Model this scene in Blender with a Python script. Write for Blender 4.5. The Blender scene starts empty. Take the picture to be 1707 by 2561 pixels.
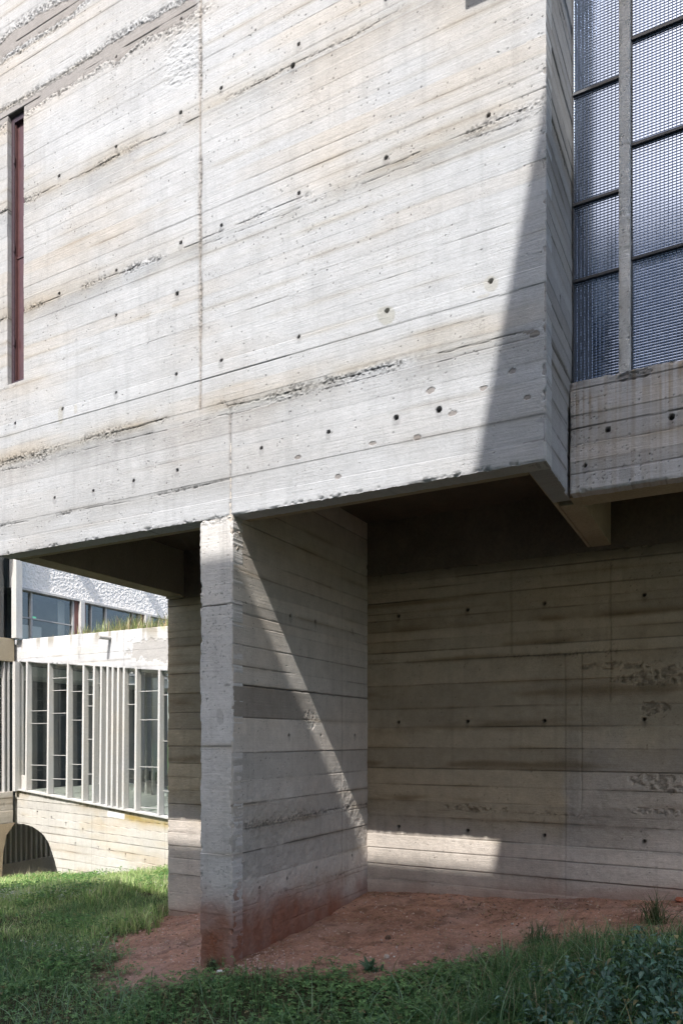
import bpy, math, random
import numpy as np
from mathutils import Vector, Matrix

# ------------------------------------------------------------------ camera, sky, sun, exposure
scn = bpy.context.scene
COL = scn.collection
cam_data = bpy.data.cameras.new("camera")
cam = bpy.data.objects.new("camera", cam_data); COL.objects.link(cam)
YAW = math.atan2(.4717, .8817)                      # camera turned left of the facade normal
cam.location = (0, 0, 1.6)
cam.rotation_euler = (math.radians(90), 0, YAW)
cam_data.sensor_fit = 'VERTICAL'
cam_data.sensor_height = 36.0
cam_data.lens = 36.0 * 1862 / 2561
cam_data.shift_y = (1848 - 1280.5) / 2561
cam_data.clip_start = .05; cam_data.clip_end = 2000
scn.camera = cam

TRAVEL = Vector((-.226, 1.0, -1.14)).normalized()    # direction the sunlight travels
world = bpy.data.worlds.new("World"); scn.world = world; world.use_nodes = True
wn = world.node_tree.nodes; wl = world.node_tree.links
bg = wn['Background']
sky = wn.new('ShaderNodeTexSky'); sky.sky_type = 'NISHITA'; sky.sun_disc = False
sky.sun_elevation = math.asin(-TRAVEL.z)
sky.sun_rotation = math.atan2(-TRAVEL.x, -TRAVEL.y)
sky.air_density = 0.9; sky.dust_density = 3.2; sky.ozone_density = 0.9
wl.new(sky.outputs[0], bg.inputs[0]); bg.inputs[1].default_value = .15
sun_data = bpy.data.lights.new("sun", 'SUN'); sun_data.energy = 2.6
sun_data.angle = math.radians(.4); sun_data.color = (1.0, .965, .92)
sun = bpy.data.objects.new("sun", sun_data); COL.objects.link(sun)
sun.rotation_euler = TRAVEL.to_track_quat('-Z', 'Y').to_euler()
scn.view_settings.view_transform = 'Standard'; scn.view_settings.look = 'None'
scn.view_settings.gamma = 1.0; scn.view_settings.exposure = 1.2
scn.render.engine = 'CYCLES'
try:
    scn.cycles.max_bounces = 10; scn.cycles.diffuse_bounces = 6
    scn.cycles.transparent_max_bounces = 24
except Exception: pass
rng = np.random.default_rng(11)
random.seed(5)

# ------------------------------------------------------------------ helpers
def tag(o, label=None, cat=None, group=None, kind=None):
    if label: o['label'] = label
    if cat: o['category'] = cat
    if group: o['group'] = group
    if kind: o['kind'] = kind
    return o
def empty(name, loc, label=None, cat=None, group=None):
    o = bpy.data.objects.new(name, None); COL.objects.link(o); o.location = loc
    o.empty_display_size = .2
    return tag(o, label, cat, group)
def link(name, me, mat, parent=None):
    o = bpy.data.objects.new(name, me); COL.objects.link(o)
    if mat: me.materials.append(mat)
    if parent:
        o.parent = parent
        q = parent; off = Vector((0, 0, 0))
        while q: off += q.location; q = q.parent
        o.location = -off
    return o
def np_mesh(name, V, F, smooth=False, col=None):
    """V (n,3); F list of (m,k) int arrays"""
    me = bpy.data.meshes.new(name)
    if not isinstance(F, (list, tuple)): F = [F]
    F = [np.asarray(f, dtype=np.int32) for f in F if len(f)]
    me.vertices.add(len(V)); me.vertices.foreach_set('co', np.asarray(V, dtype=np.float32).ravel())
    nl = sum(f.size for f in F); npoly = sum(len(f) for f in F)
    me.loops.add(nl); me.loops.foreach_set('vertex_index', np.concatenate([f.ravel() for f in F]))
    me.polygons.add(npoly)
    tot = np.concatenate([np.full(len(f), f.shape[1], dtype=np.int32) for f in F])
    st = np.concatenate([[0], np.cumsum(tot)[:-1]]).astype(np.int32)
    me.polygons.foreach_set('loop_start', st)
    me.polygons.foreach_set('use_smooth', np.full(npoly, smooth, dtype=bool))
    if col is not None:
        a = me.color_attributes.new('Col', 'FLOAT_COLOR', 'POINT')
        c = np.ones((len(V), 4), dtype=np.float32); c[:, :3] = col
        a.data.foreach_set('color', c.ravel())
    me.update(calc_edges=True); me.validate()
    return me
class MB:
    def __init__(s): s.v = []; s.f = []
    def box(s, x0, x1, y0, y1, z0, z1):
        b = len(s.v)
        s.v += [(x0,y0,z0),(x1,y0,z0),(x1,y1,z0),(x0,y1,z0),(x0,y0,z1),(x1,y0,z1),(x1,y1,z1),(x0,y1,z1)]
        s.f += [(b,b+3,b+2,b+1),(b+4,b+5,b+6,b+7),(b,b+1,b+5,b+4),(b+1,b+2,b+6,b+5),(b+2,b+3,b+7,b+6),(b+3,b,b+4,b+7)]
        return s
    def hexa(s, p):
        b = len(s.v); s.v += [tuple(q) for q in p]
        s.f += [(b,b+3,b+2,b+1),(b+4,b+5,b+6,b+7),(b,b+1,b+5,b+4),(b+1,b+2,b+6,b+5),(b+2,b+3,b+7,b+6),(b+3,b,b+4,b+7)]
        return s
    def ramp(s, x0, x1, y0, y1, b0, b1, t0, t1):
        """box whose bottom runs from b0 (at x0) to b1 (at x1) and top from t0 to t1"""
        return s.hexa([(x0,y0,b0),(x1,y0,b1),(x1,y1,b1),(x0,y1,b0),(x0,y0,t0),(x1,y0,t1),(x1,y1,t1),(x0,y1,t0)])
    def tube(s, pts, r, n=6):
        pts = [Vector(p) for p in pts]; rings = []
        for i, p in enumerate(pts):
            d = (pts[min(i+1, len(pts)-1)] - pts[max(i-1, 0)]).normalized()
            a = d.orthogonal().normalized(); c = d.cross(a)
            rr = r[i] if isinstance(r, (list, tuple)) else r
            b = len(s.v)
            for k in range(n):
                t = 2*math.pi*k/n; s.v.append(tuple(p + (a*math.cos(t) + c*math.sin(t))*rr))
            rings.append(b)
        for i in range(len(rings)-1):
            for k in range(n):
                s.f.append((rings[i]+k, rings[i]+(k+1)%n, rings[i+1]+(k+1)%n, rings[i+1]+k))
        s.f.append(tuple(rings[0]+k for k in reversed(range(n)))); s.f.append(tuple(rings[-1]+k for k in range(n)))
        return s
    def build(s, name, mat, parent=None, bevel=0, smooth=False):
        me = bpy.data.meshes.new(name); me.from_pydata(s.v, [], s.f); me.update()
        if smooth: me.polygons.foreach_set('use_smooth', [True]*len(me.polygons))
        o = link(name, me, mat, parent)
        if bevel:
            m = o.modifiers.new('bevel', 'BEVEL'); m.width = bevel; m.segments = 2; m.limit_method = 'ANGLE'
        return o

def _h(ix, iy, s):
    n = (ix.astype(np.int64)*374761393 + iy.astype(np.int64)*668265263 + s*974634777) & 0xffffffff
    n = ((n ^ (n >> 13))*1274126177) & 0xffffffff
    n = ((n ^ (n >> 16))*2246822519) & 0xffffffff
    return ((n ^ (n >> 15)) & 0xffffff)/float(0xffffff)
def vn(x, y, s=0):
    x = np.asarray(x, dtype=float); y = np.asarray(y, dtype=float)
    x, y = np.broadcast_arrays(x, y)
    ix = np.floor(x); iy = np.floor(y); fx = x-ix; fy = y-iy
    fx = fx*fx*(3-2*fx); fy = fy*fy*(3-2*fy)
    a = _h(ix, iy, s); b = _h(ix+1, iy, s); c = _h(ix, iy+1, s); d = _h(ix+1, iy+1, s)
    return (a*(1-fx)+b*fx)*(1-fy)+(c*(1-fx)+d*fx)*fy
def fbm(x, y, s=0, o=4):
    r = 0; a = .5; t = 0
    for k in range(o):
        r = r + a*vn(x*2**k+17.3*k, y*2**k+9.1*k, s+k*31); t += a; a *= .5
    return r/t
def sstep(a, b, x):
    t = np.clip((x-a)/(b-a), 0, 1); return t*t*(3-2*t)

# ------------------------------------------------------------------ materials
def new_mat(name):
    m = bpy.data.materials.new(name); m.use_nodes = True
    nt = m.node_tree; return m, nt, nt.nodes, nt.links, nt.nodes['Principled BSDF']
def noise_node(N, L, co, scale, detail=6, rough=.6, vec_scale=None):
    if vec_scale:
        mp = N.new('ShaderNodeMapping'); mp.inputs['Scale'].default_value = vec_scale
        L.new(co, mp.inputs[0]); co = mp.outputs[0]
    n = N.new('ShaderNodeTexNoise'); n.inputs['Scale'].default_value = scale
    n.inputs['Detail'].default_value = detail; n.inputs['Roughness'].default_value = rough
    L.new(co, n.inputs['Vector']); return n.outputs['Fac']
def ramp_node(N, L, fac, stops):
    r = N.new('ShaderNodeValToRGB'); e = r.color_ramp.elements
    while len(e) < len(stops): e.new(.5)
    for k, (p, c) in enumerate(stops):
        e[k].position = p; e[k].color = (c, c, c, 1) if not isinstance(c, tuple) else (*c, 1)
    L.new(fac, r.inputs[0]); return r.outputs[0]
def mix_node(N, L, a, b, fac, mode='MIX'):
    m = N.new('ShaderNodeMix'); m.data_type = 'RGBA'; m.blend_type = mode
    for sock, v in ((m.inputs[0], fac), (m.inputs[6], a), (m.inputs[7], b)):
        if hasattr(v, 'links') or isinstance(v, bpy.types.NodeSocket): L.new(v, sock)
        else: sock.default_value = v if not isinstance(v, tuple) else (*v, 1)
    return m.outputs[2]
def bump_node(N, L, h, dist, strength=1, prev=None):
    b = N.new('ShaderNodeBump'); b.inputs['Strength'].default_value = strength
    b.inputs['Distance'].default_value = dist; L.new(h, b.inputs['Height'])
    if prev: L.new(prev, b.inputs['Normal'])
    return b.outputs[0]
def concrete_attr(name, bump=.0025, pit=True, mottled=.10):
    """board marked concrete: colour of each spot in 'Col', fine grain added here"""
    m, nt, N, L, B = new_mat(name)
    at = N.new('ShaderNodeAttribute'); at.attribute_name = 'Col'
    co = N.new('ShaderNodeTexCoord').outputs['Object']
    n1 = noise_node(N, L, co, 9, 8, .7); n2 = noise_node(N, L, co, 70, 6, .7)
    n3 = noise_node(N, L, co, 30, 4, .6, (.25, .25, 3.5))
    v1 = ramp_node(N, L, n1, [(.3, 1-mottled), (.7, 1+mottled*.6)])
    v2 = ramp_node(N, L, n2, [(.3, .90), (.7, 1.06)])
    c = mix_node(N, L, at.outputs['Color'], v1, 1.0, 'MULTIPLY')
    c = mix_node(N, L, c, v2, 1.0, 'MULTIPLY')
    vo = N.new('ShaderNodeTexVoronoi'); vo.inputs['Scale'].default_value = 95; L.new(co, vo.inputs['Vector'])
    msk = noise_node(N, L, co, 5, 4, .6)
    th = ramp_node(N, L, msk, [(.42, .10), (.66, .27)])
    lt = N.new('ShaderNodeMath'); lt.operation = 'LESS_THAN'; L.new(vo.outputs['Distance'], lt.inputs[0]); L.new(th, lt.inputs[1])
    if pit:
        c = mix_node(N, L, c, (.2, .185, .17), mix_node(N, L, (0,0,0), (.62,.62,.62), lt.outputs[0]))
    L.new(c, B.inputs['Base Color']); B.inputs['Roughness'].default_value = .92
    B.inputs['Specular IOR Level'].default_value = .25
    b = bump_node(N, L, n3, bump*1.2, .6)
    b = bump_node(N, L, n2, bump, .8, b)
    inv = N.new('ShaderNodeMath'); inv.operation = 'SUBTRACT'; inv.inputs[0].default_value = 1; L.new(lt.outputs[0], inv.inputs[1])
    if pit: b = bump_node(N, L, inv.outputs[0], .002, .6, b)
    L.new(b, B.inputs['Normal'])
    return m
def concrete_plain(name, base, warm, bump=.006, boards=0.0, scale=6):
    m, nt, N, L, B = new_mat(name)
    co = N.new('ShaderNodeTexCoord').outputs['Object']
    n1 = noise_node(N, L, co, scale*.25, 8, .65); n2 = noise_node(N, L, co, 45, 7, .7)
    n3 = noise_node(N, L, co, 3, 5, .7, (1, 1, .15))
    c = mix_node(N, L, base, warm, ramp_node(N, L, n1, [(.35, 0), (.65, 1)]))
    c = mix_node(N, L, c, ramp_node(N, L, n2, [(.3, .8), (.7, 1.12)]), 1.0, 'MULTIPLY')
    c = mix_node(N, L, c, ramp_node(N, L, n3, [(.3, .85), (.62, 1.06)]), .8, 'MULTIPLY')
    if boards:
        w = N.new('ShaderNodeTexWave'); w.bands_direction = 'Z'; w.wave_profile = 'SAW'
        w.inputs['Scale'].default_value = 1/boards/3.14159*1.0; w.inputs['Distortion'].default_value = .15
        L.new(co, w.inputs['Vector'])
        c = mix_node(N, L, c, ramp_node(N, L, w.outputs['Fac'], [(0, .6), (.06, 1.0)]), .6, 'MULTIPLY')
    L.new(c, B.inputs['Base Color']); B.inputs['Roughness'].default_value = .93
    B.inputs['Specular IOR Level'].default_value = .2
    b = bump_node(N, L, n2, bump, .8); L.new(b, B.inputs['Normal'])
    return m
def plain(name, col, rough=.6, metal=0, var=.12, scale=20, spec=.4):
    m, nt, N, L, B = new_mat(name)
    co = N.new('ShaderNodeTexCoord').outputs['Object']
    n = noise_node(N, L, co, scale, 5, .65)
    c = mix_node(N, L, col, ramp_node(N, L, n, [(.3, 1-var), (.7, 1+var)]), 1.0, 'MULTIPLY')
    L.new(c, B.inputs['Base Color']); B.inputs['Roughness'].default_value = rough
    B.inputs['Metallic'].default_value = metal; B.inputs['Specular IOR Level'].default_value = spec
    return m
def glass_mat(name, tint=(.72, .80, .80), refl=1.0):
    m, nt, N, L, B = new_mat(name); N.remove(B)
    out = [n for n in N if n.type == 'OUTPUT_MATERIAL'][0]
    t = N.new('ShaderNodeBsdfTransparent'); t.inputs[0].default_value = (*tint, 1)
    g = N.new('ShaderNodeBsdfGlossy'); g.inputs['Roughness'].default_value = .02
    lw = N.new('ShaderNodeLayerWeight'); lw.inputs[0].default_value = .5
    fr = N.new('ShaderNodeMath'); fr.operation = 'POWER'; fr.inputs[1].default_value = 4.0; L.new(lw.outputs['Facing'], fr.inputs[0])
    mu = N.new('ShaderNodeMath'); mu.operation = 'MULTIPLY_ADD'; mu.inputs[1].default_value = refl; mu.inputs[2].default_value = .10
    L.new(fr.outputs[0], mu.inputs[0])
    mx = N.new('ShaderNodeMixShader'); L.new(mu.outputs[0], mx.inputs[0]); L.new(t.outputs[0], mx.inputs[1]); L.new(g.outputs[0], mx.inputs[2])
    L.new(mx.outputs[0], out.inputs[0]); return m
def leaf_mat(name, rough=.5, trans=.35):
    m, nt, N, L, B = new_mat(name)
    out = [n for n in N if n.type == 'OUTPUT_MATERIAL'][0]
    at = N.new('ShaderNodeAttribute'); at.attribute_name = 'Col'
    L.new(at.outputs['Color'], B.inputs['Base Color']); B.inputs['Roughness'].default_value = rough
    B.inputs['Specular IOR Level'].default_value = .35
    tr = N.new('ShaderNodeBsdfTranslucent'); L.new(at.outputs['Color'], tr.inputs[0])
    mx = N.new('ShaderNodeMixShader'); mx.inputs[0].default_value = trans
    L.new(B.outputs[0], mx.inputs[1]); L.new(tr.outputs[0], mx.inputs[2]); L.new(mx.outputs[0], out.inputs[0])
    return m
M_front = concrete_attr('board_marked_concrete')
M_rough = concrete_attr('rough_board_marked_concrete', bump=.005, mottled=.16)
M_cross = concrete_attr('board_marked_concrete_side', bump=.0004, mottled=.14)
M_far = concrete_attr('sunlit_concrete', bump=.004, pit=False)
M_body = concrete_plain('plain_concrete', (.42, .41, .39), (.48, .46, .42))
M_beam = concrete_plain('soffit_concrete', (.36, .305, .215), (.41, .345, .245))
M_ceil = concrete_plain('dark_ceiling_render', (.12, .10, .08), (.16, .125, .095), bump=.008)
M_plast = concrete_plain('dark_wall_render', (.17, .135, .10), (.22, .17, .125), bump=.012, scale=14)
M_pale = concrete_plain('pale_concrete', (.52, .53, .53), (.57, .55, .51))
M_stucco = plain('rough_white_render', (.78, .76, .73), .95, var=.06, scale=60, spec=.1)
M_opp = concrete_plain('court_concrete', (.62, .61, .59), (.68, .66, .62))
M_opp_pale = concrete_plain('pale_bounce_slab', (.80, .79, .77), (.83, .81, .78))  # whitened so the added slab bounces fill light
M_maroon = plain('maroon_paint', (.10, .05, .05), .25, var=.15, scale=12)
M_maroon_frame = plain('dark_steel_frame', (.055, .035, .045), .45, var=.3, scale=50)
M_steel = plain('dark_glazing_bar', (.035, .04, .05), .4, var=.2, scale=40)
M_white_bar = plain('pale_putty_bar', (.44, .44, .43), .6)
M_brown = plain('brown_painted_panel', (.16, .075, .065), .6, var=.2)
M_inner = plain('interior_wall', (.66, .70, .68), .9, var=.06, scale=3)
M_inner_dark = plain('dim_interior', (.11, .12, .12), .9, var=.3, scale=2)
M_tile = plain('pale_green_floor', (.62, .64, .58), .5, var=.1, scale=8)
M_glass = glass_mat('clear_glass', (.86, .88, .87))
M_blueglass = glass_mat('tall_wing_glass', (.35, .45, .52), 1.6)

# ------------------------------------------------------------------ relief panels of board marked concrete
def panel(name, parent, mat, O, A, Nrm, a0, a1, zb, zt, step, fn, hole=None, skirt=.14, chip=.004, seed=0, zstep=None):
    """A grid standing in the plane through O spanned by A (horizontal) and z; Nrm points out to the viewer.
    fn(a, z) -> (height outwards, colour); zb, zt: numbers or functions of a."""
    zstep = zstep or step
    zbf = zb if callable(zb) else (lambda a: a*0+zb); ztf = zt if callable(zt) else (lambda a: a*0+zt)
    na = max(2, int(round((a1-a0)/step))+1)
    a = np.linspace(a0, a1, na); hgt = float(np.max(ztf(a)-zbf(a)))
    nz = max(2, int(round(hgt/zstep))+1)
    Ag, T = np.meshgrid(a, np.linspace(0, 1, nz), indexing='ij')
    Z = zbf(Ag) + (ztf(Ag)-zbf(Ag))*T
    H, C = fn(Ag, Z)
    # worn arrises
    eb = np.minimum(np.minimum(Ag-a0, a1-Ag), np.minimum(Z-zbf(Ag), ztf(Ag)-Z))
    wear = (.4+1.6*sstep(.45, .75, fbm(Ag*9, Z*9, seed+70, 3)))
    H = H - chip*wear*np.exp(-(eb/.008)**2) - chip*2.5*sstep(.62, .8, fbm(Ag*16, Z*16, seed+71, 3))*np.exp(-(eb/.018)**2)
    nzv = (fbm(Ag*45, Z*45, seed+72, 3)-.5)*chip*1.4*np.exp(-(eb/.012)**2)
    A_ = np.array(A, float); Nn = np.array(Nrm, float); O_ = np.array(O, float)
    P = O_ + (Ag+nzv)[..., None]*A_ + H[..., None]*Nn
    P[..., 2] += Z + nzv
    idx = np.arange(na*nz).reshape(na, nz)
    M = np.ones((na-1, nz-1), bool)
    if hole is not None:
        ac = (Ag[:-1, :-1]+Ag[1:, 1:])/2; zc = (Z[:-1, :-1]+Z[1:, 1:])/2
        M &= ~hole(ac, zc)
    q = np.stack([idx[:-1, :-1], idx[1:, :-1], idx[1:, 1:], idx[:-1, 1:]], -1)
    flip = np.dot(np.cross(A_, (0, 0, 1)), Nn) < 0
    q1 = q[M]
    if flip: q1 = q1[:, ::-1]
    V = P.reshape(-1, 3); Cc = np.broadcast_to(C, P.shape).reshape(-1, 3)
    Mp = np.zeros((na+1, nz+1), bool); Mp[1:-1, 1:-1] = M
    edges = []
    I, J = np.nonzero(Mp[:-1, 1:-1] != Mp[1:, 1:-1])
    for i, j in zip(I, J): edges.append((idx[i, j], idx[i, j+1]) if Mp[i, j+1] else (idx[i, j+1], idx[i, j]))
    I, J = np.nonzero(Mp[1:-1, :-1] != Mp[1:-1, 1:])
    for i, j in zip(I, J): edges.append((idx[i+1, j], idx[i, j]) if Mp[i+1, j] else (idx[i, j], idx[i+1, j]))
    F = [q1]
    if skirt and edges:
        E = np.array(edges); uq, inv = np.unique(E.ravel(), return_inverse=True)
        Hf = H.reshape(-1)[uq]
        back = V[uq] - (skirt + Hf)[:, None]*Nn
        base = len(V); V = np.vstack([V, back]); Cc = np.vstack([Cc, Cc[uq]])
        inv = inv.reshape(-1, 2)+base
        sk = np.stack([E[:, 0], inv[:, 0], inv[:, 1], E[:, 1]], -1)
        if flip: sk = sk[:, ::-1]
        F.append(sk)
    me = np_mesh(name, V, F, smooth=False, col=Cc)
    return link(name, me, mat, parent)

def board_fn(edges, base, warm, cool, seed, depth=.003, tone=.07, joints=(), vjoints=(), holes=(), pits=0, pit_box=None,
             stains=None, rough=.0, crack=.55, slope=0, boardlen=2.6, extra=None, soft=1.0):
    E = np.array(sorted(edges)); nb = len(E)+1
    r = np.random.default_rng(seed)
    off = r.normal(0, depth*.45, nb); tn = r.normal(0, tone, nb); wm = r.random(nb)
    thick = r.random(len(E)); fin = r.random(len(E))
    base = np.array(base); warm = np.array(warm); cool = np.array(cool)
    def fn(a, z):
        zz = z - slope*a + (vn(a*1.7, z*0+seed, seed+1)-.5)*.006
        k = np.searchsorted(E, zz)
        ph = _h(k.astype(float), k*0., seed+2)*boardlen
        seg = np.floor((a+ph)/boardlen); t2 = _h(k.astype(float), seg, seed+3)
        H = off[k] + (t2-.5)*depth*.5
        tonev = tn[k] + (t2-.5)*tone*1.2
        # cupped boards
        lo = np.concatenate([[E[0]-.1], E])[k]; hi = np.concatenate([E, [E[-1]+.1]])[k]
        x = np.clip((zz-lo)/np.maximum(hi-lo, 1e-4), 0, 1)
        H = H + depth*.35*np.cos((x-.5)*math.pi)*(1 if seed % 2 else -1)*(t2-.3)
        grain = fbm(a*3.5, zz*130+k*7, seed+4, 3)-.5
        H = H + grain*.0012 + (fbm(a*5, z*5, seed+5, 4)-.5)*.004 + rough*(fbm(a*38, z*38, seed+6, 4)-.5)
        warmth = np.clip((fbm(a*.9, z*1.3, seed+7, 4)-.5)*3+wm[k]*.8-.15, 0, 1)[..., None]
        C = cool*(1-warmth)+warm*warmth
        blot = fbm(a*2.2, z*2.2, seed+8, 5)
        C = C*(1+tonev+(blot-.5)*.22*soft+grain*.05)[..., None]
        vs = fbm(a*24, z*1.3, seed+9, 4)                       # drips
        C = C*(1-.07*sstep(.55, .8, vs))[..., None]
        # board joints
        kk = np.clip(np.searchsorted(E, zz-.0001), 0, len(E)-1)
        km = np.clip(kk-1, 0, len(E)-1)
        d1 = np.abs(E[kk]-zz); d2 = np.abs(E[km]-zz)
        near = np.where(d1 < d2, kk, km); d = np.minimum(d1, d2)
        act = sstep(crack-.15, crack+.12, vn(a*2.1, near*5.1, seed+10)*.65+thick[near]*.35+.12*(vn(a*30, near*3., seed+11)-.5))
        wdt = .0028+.004*vn(a*14, near*2., seed+12)*thick[near]
        g = np.exp(-(d/wdt)**2)
        H = H - g*act*.006*soft + g*(1-act)*.0010*soft*(fin[near] > .5)
        C = C*(1-g*(.15+.42*act*soft))[..., None]
        br = sstep(.5, .8, fbm(a*1.3, near*4.+z*1.2, seed+13, 4))*np.exp(-(d/.02)**2)
        C = C*(1-br*.26*soft)[..., None]*(1-br[..., None]*np.array([0, .05, .13]))
        # poured joints: crumbled honeycomb along a line
        for (zj, u0, u1, amt, w) in joints:
            lz = zj + (fbm(a*2.2, a*0+zj*9, seed+14, 4)-.5)*.05
            m = sstep(u0-.03, u0+.03, a)*(1-sstep(u1-.03, u1+.03, a))
            ww = w*(.35+1.3*fbm(a*2.7, a*0+zj, seed+15, 3))
            dd = (z-lz)/ww; band = np.exp(-dd*dd)*m
            crumb = fbm(a*70, z*70, seed+16, 3)
            act2 = sstep(.40, .62, fbm(a*3.1, a*0+zj*3, seed+17, 4))
            H = H + band*act2*(crumb-.62)*.022*amt
            C = C*(1-band*act2*amt*sstep(.5, .38, crumb)*.65)[..., None]
            ln = np.exp(-((z-lz)/.004)**2)*m*sstep(.3, .5, vn(a*6, a*0+zj, seed+18))
            H = H - ln*.006*amt; C = C*(1-ln*.45*min(1, amt))[..., None]
            st = np.exp(-np.abs(z-lz+.01)/.07)*m*sstep(.36, .6, fbm(a*1.9, z*3, seed+19, 4))*amt
            C = C*(1-st[..., None]*np.array([.17, .21, .28]))
        for (uj, z0, z1, amt) in vjoints:
            lu = uj+(fbm(a*0+uj, z*6, seed+20, 3)-.5)*.012
            m = sstep(z0-.02, z0+.02, z)*(1-sstep(z1-.02, z1+.02, z))
            act3 = .3+.7*sstep(.4, .65, fbm(a*0+uj*3, z*2.3, seed+21, 3))
            band = np.exp(-((a-lu)/(.006+.011*act3*amt))**2)*m
            crumb = fbm(a*90, z*90, seed+22, 2)
            H = H - band*(.004+.012*act3*amt*crumb)
            C = C*(1-band*(.2+.42*act3*amt*sstep(.62, .35, crumb)))[..., None]*(1-band[..., None]*np.array([.02, .08, .15])*amt)
        # blow holes
        if pits:
            bx = pit_box; rr = np.random.default_rng(seed+77)
            aa = a[:, 0]; z0_ = z[0, 0]; z1_ = z[0, -1]; nzz = z.shape[1]
            pu = rr.uniform(bx[0], bx[1], pits); pz = rr.uniform(bx[2], bx[3], pits)
            keep = rr.random(pits) < .15+1.1*sstep(.4, .7, fbm(pu*2.1, pz*3.3, seed+23, 4))
            for u_, z_ in zip(pu[keep], pz[keep]):
                rad = .0018+.0036*rr.random()**3
                i = int(round((u_-aa[0])/(aa[1]-aa[0]))); j = int(round((z_-z0_)/(z1_-z0_)*(nzz-1)))
                i0, i1, j0, j1 = max(i-2, 0), min(i+3, len(aa)), max(j-2, 0), min(j+3, nzz)
                if i0 >= i1 or j0 >= j1: continue
                w_ = np.exp(-(((a[i0:i1, j0:j1]-u_)**2+(z[i0:i1, j0:j1]-z_)**2)/rad**2))
                H[i0:i1, j0:j1] -= w_*.005; C[i0:i1, j0:j1] *= (1-w_*.52)[..., None]
        for hd in holes:                                        # formwork tie holes
            hu, hz = hd[0], hd[1]; rad = hd[2] if len(hd) > 2 else .0085+.003*((hu*7.3+hz*3.1) % 1.0)
            d_ = np.sqrt((a-hu)**2+(z-hz)**2)
            H = H - .035*sstep(rad*1.25, rad*.7, d_) - .002*np.exp(-(d_/.03)**2)
            C = C*(1-.80*sstep(rad*1.3, rad*.8, d_))[..., None]
            ds = np.sqrt(((a-hu)/.026)**2+((z-hz+.022)/.04)**2)+(fbm(a*30, z*30, seed+24, 2)-.5)*.9
            C = C*(1-.24*sstep(1.1, .5, ds))[..., None]
        if extra: H, C = extra(a, z, H, C)
        return H, np.clip(C, .01, .9)
    return fn
def blob(a, z, u0, z0, ru, rz, seed, k=.9):
    d = np.sqrt(((a-u0)/ru)**2+((z-z0)/rz)**2)+(fbm(a*14, z*14, seed, 4)-.5)*k
    return sstep(1.05, .9, d)

# ================================================================== THE BUILDING IN FRONT
F0 = 4.248      # plane of the street-side facade
UR = -.966      # its right corner
UL = -5.615      # its left corner
ZS = 3.172      # underside
TOP = 9.4
bld = empty('concrete_building', (-3.28, 4.25, 0), 'raised board-marked concrete building on a pier with a deep dark recess under it', 'building')

z_up = [3.29, 3.44, 3.55, 3.64, 3.75, 3.885] + [3.98+.1*k for k in range(0, 56)]
z_up = sorted(z_up + [])
hl = [(-2.596,6.239),(-2.644,6.115,.014),(-3.238,6.211),(-3.606,6.184),(-4.248,6.87),(-4.87,6.852),(-4.244,6.172),(-4.87,6.17),(-1.957,5.246),
 (-1.299,5.253),(-2.596,5.246),(-3.238,5.237),(-3.606,5.232),(-4.244,5.218),(-4.87,5.216),(-3.639,4.869,.013),(-4.244,4.871),(-1.286,4.278,.013),
 (-1.951,4.283,.014),(-2.596,4.284),(-3.238,4.281),(-3.647,4.277),(-4.244,4.273),(-4.83,4.268),(-5.398,4.269),(-2.897,3.598),(-2.37,3.606),
 (-1.889,3.602,.014),(-1.607,3.592,.016),(-3.639,3.572),(-4.064,3.565),(-4.485,3.555),(-4.92,3.567),(-1.957,6.24),(-3.606,6.87)]
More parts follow.
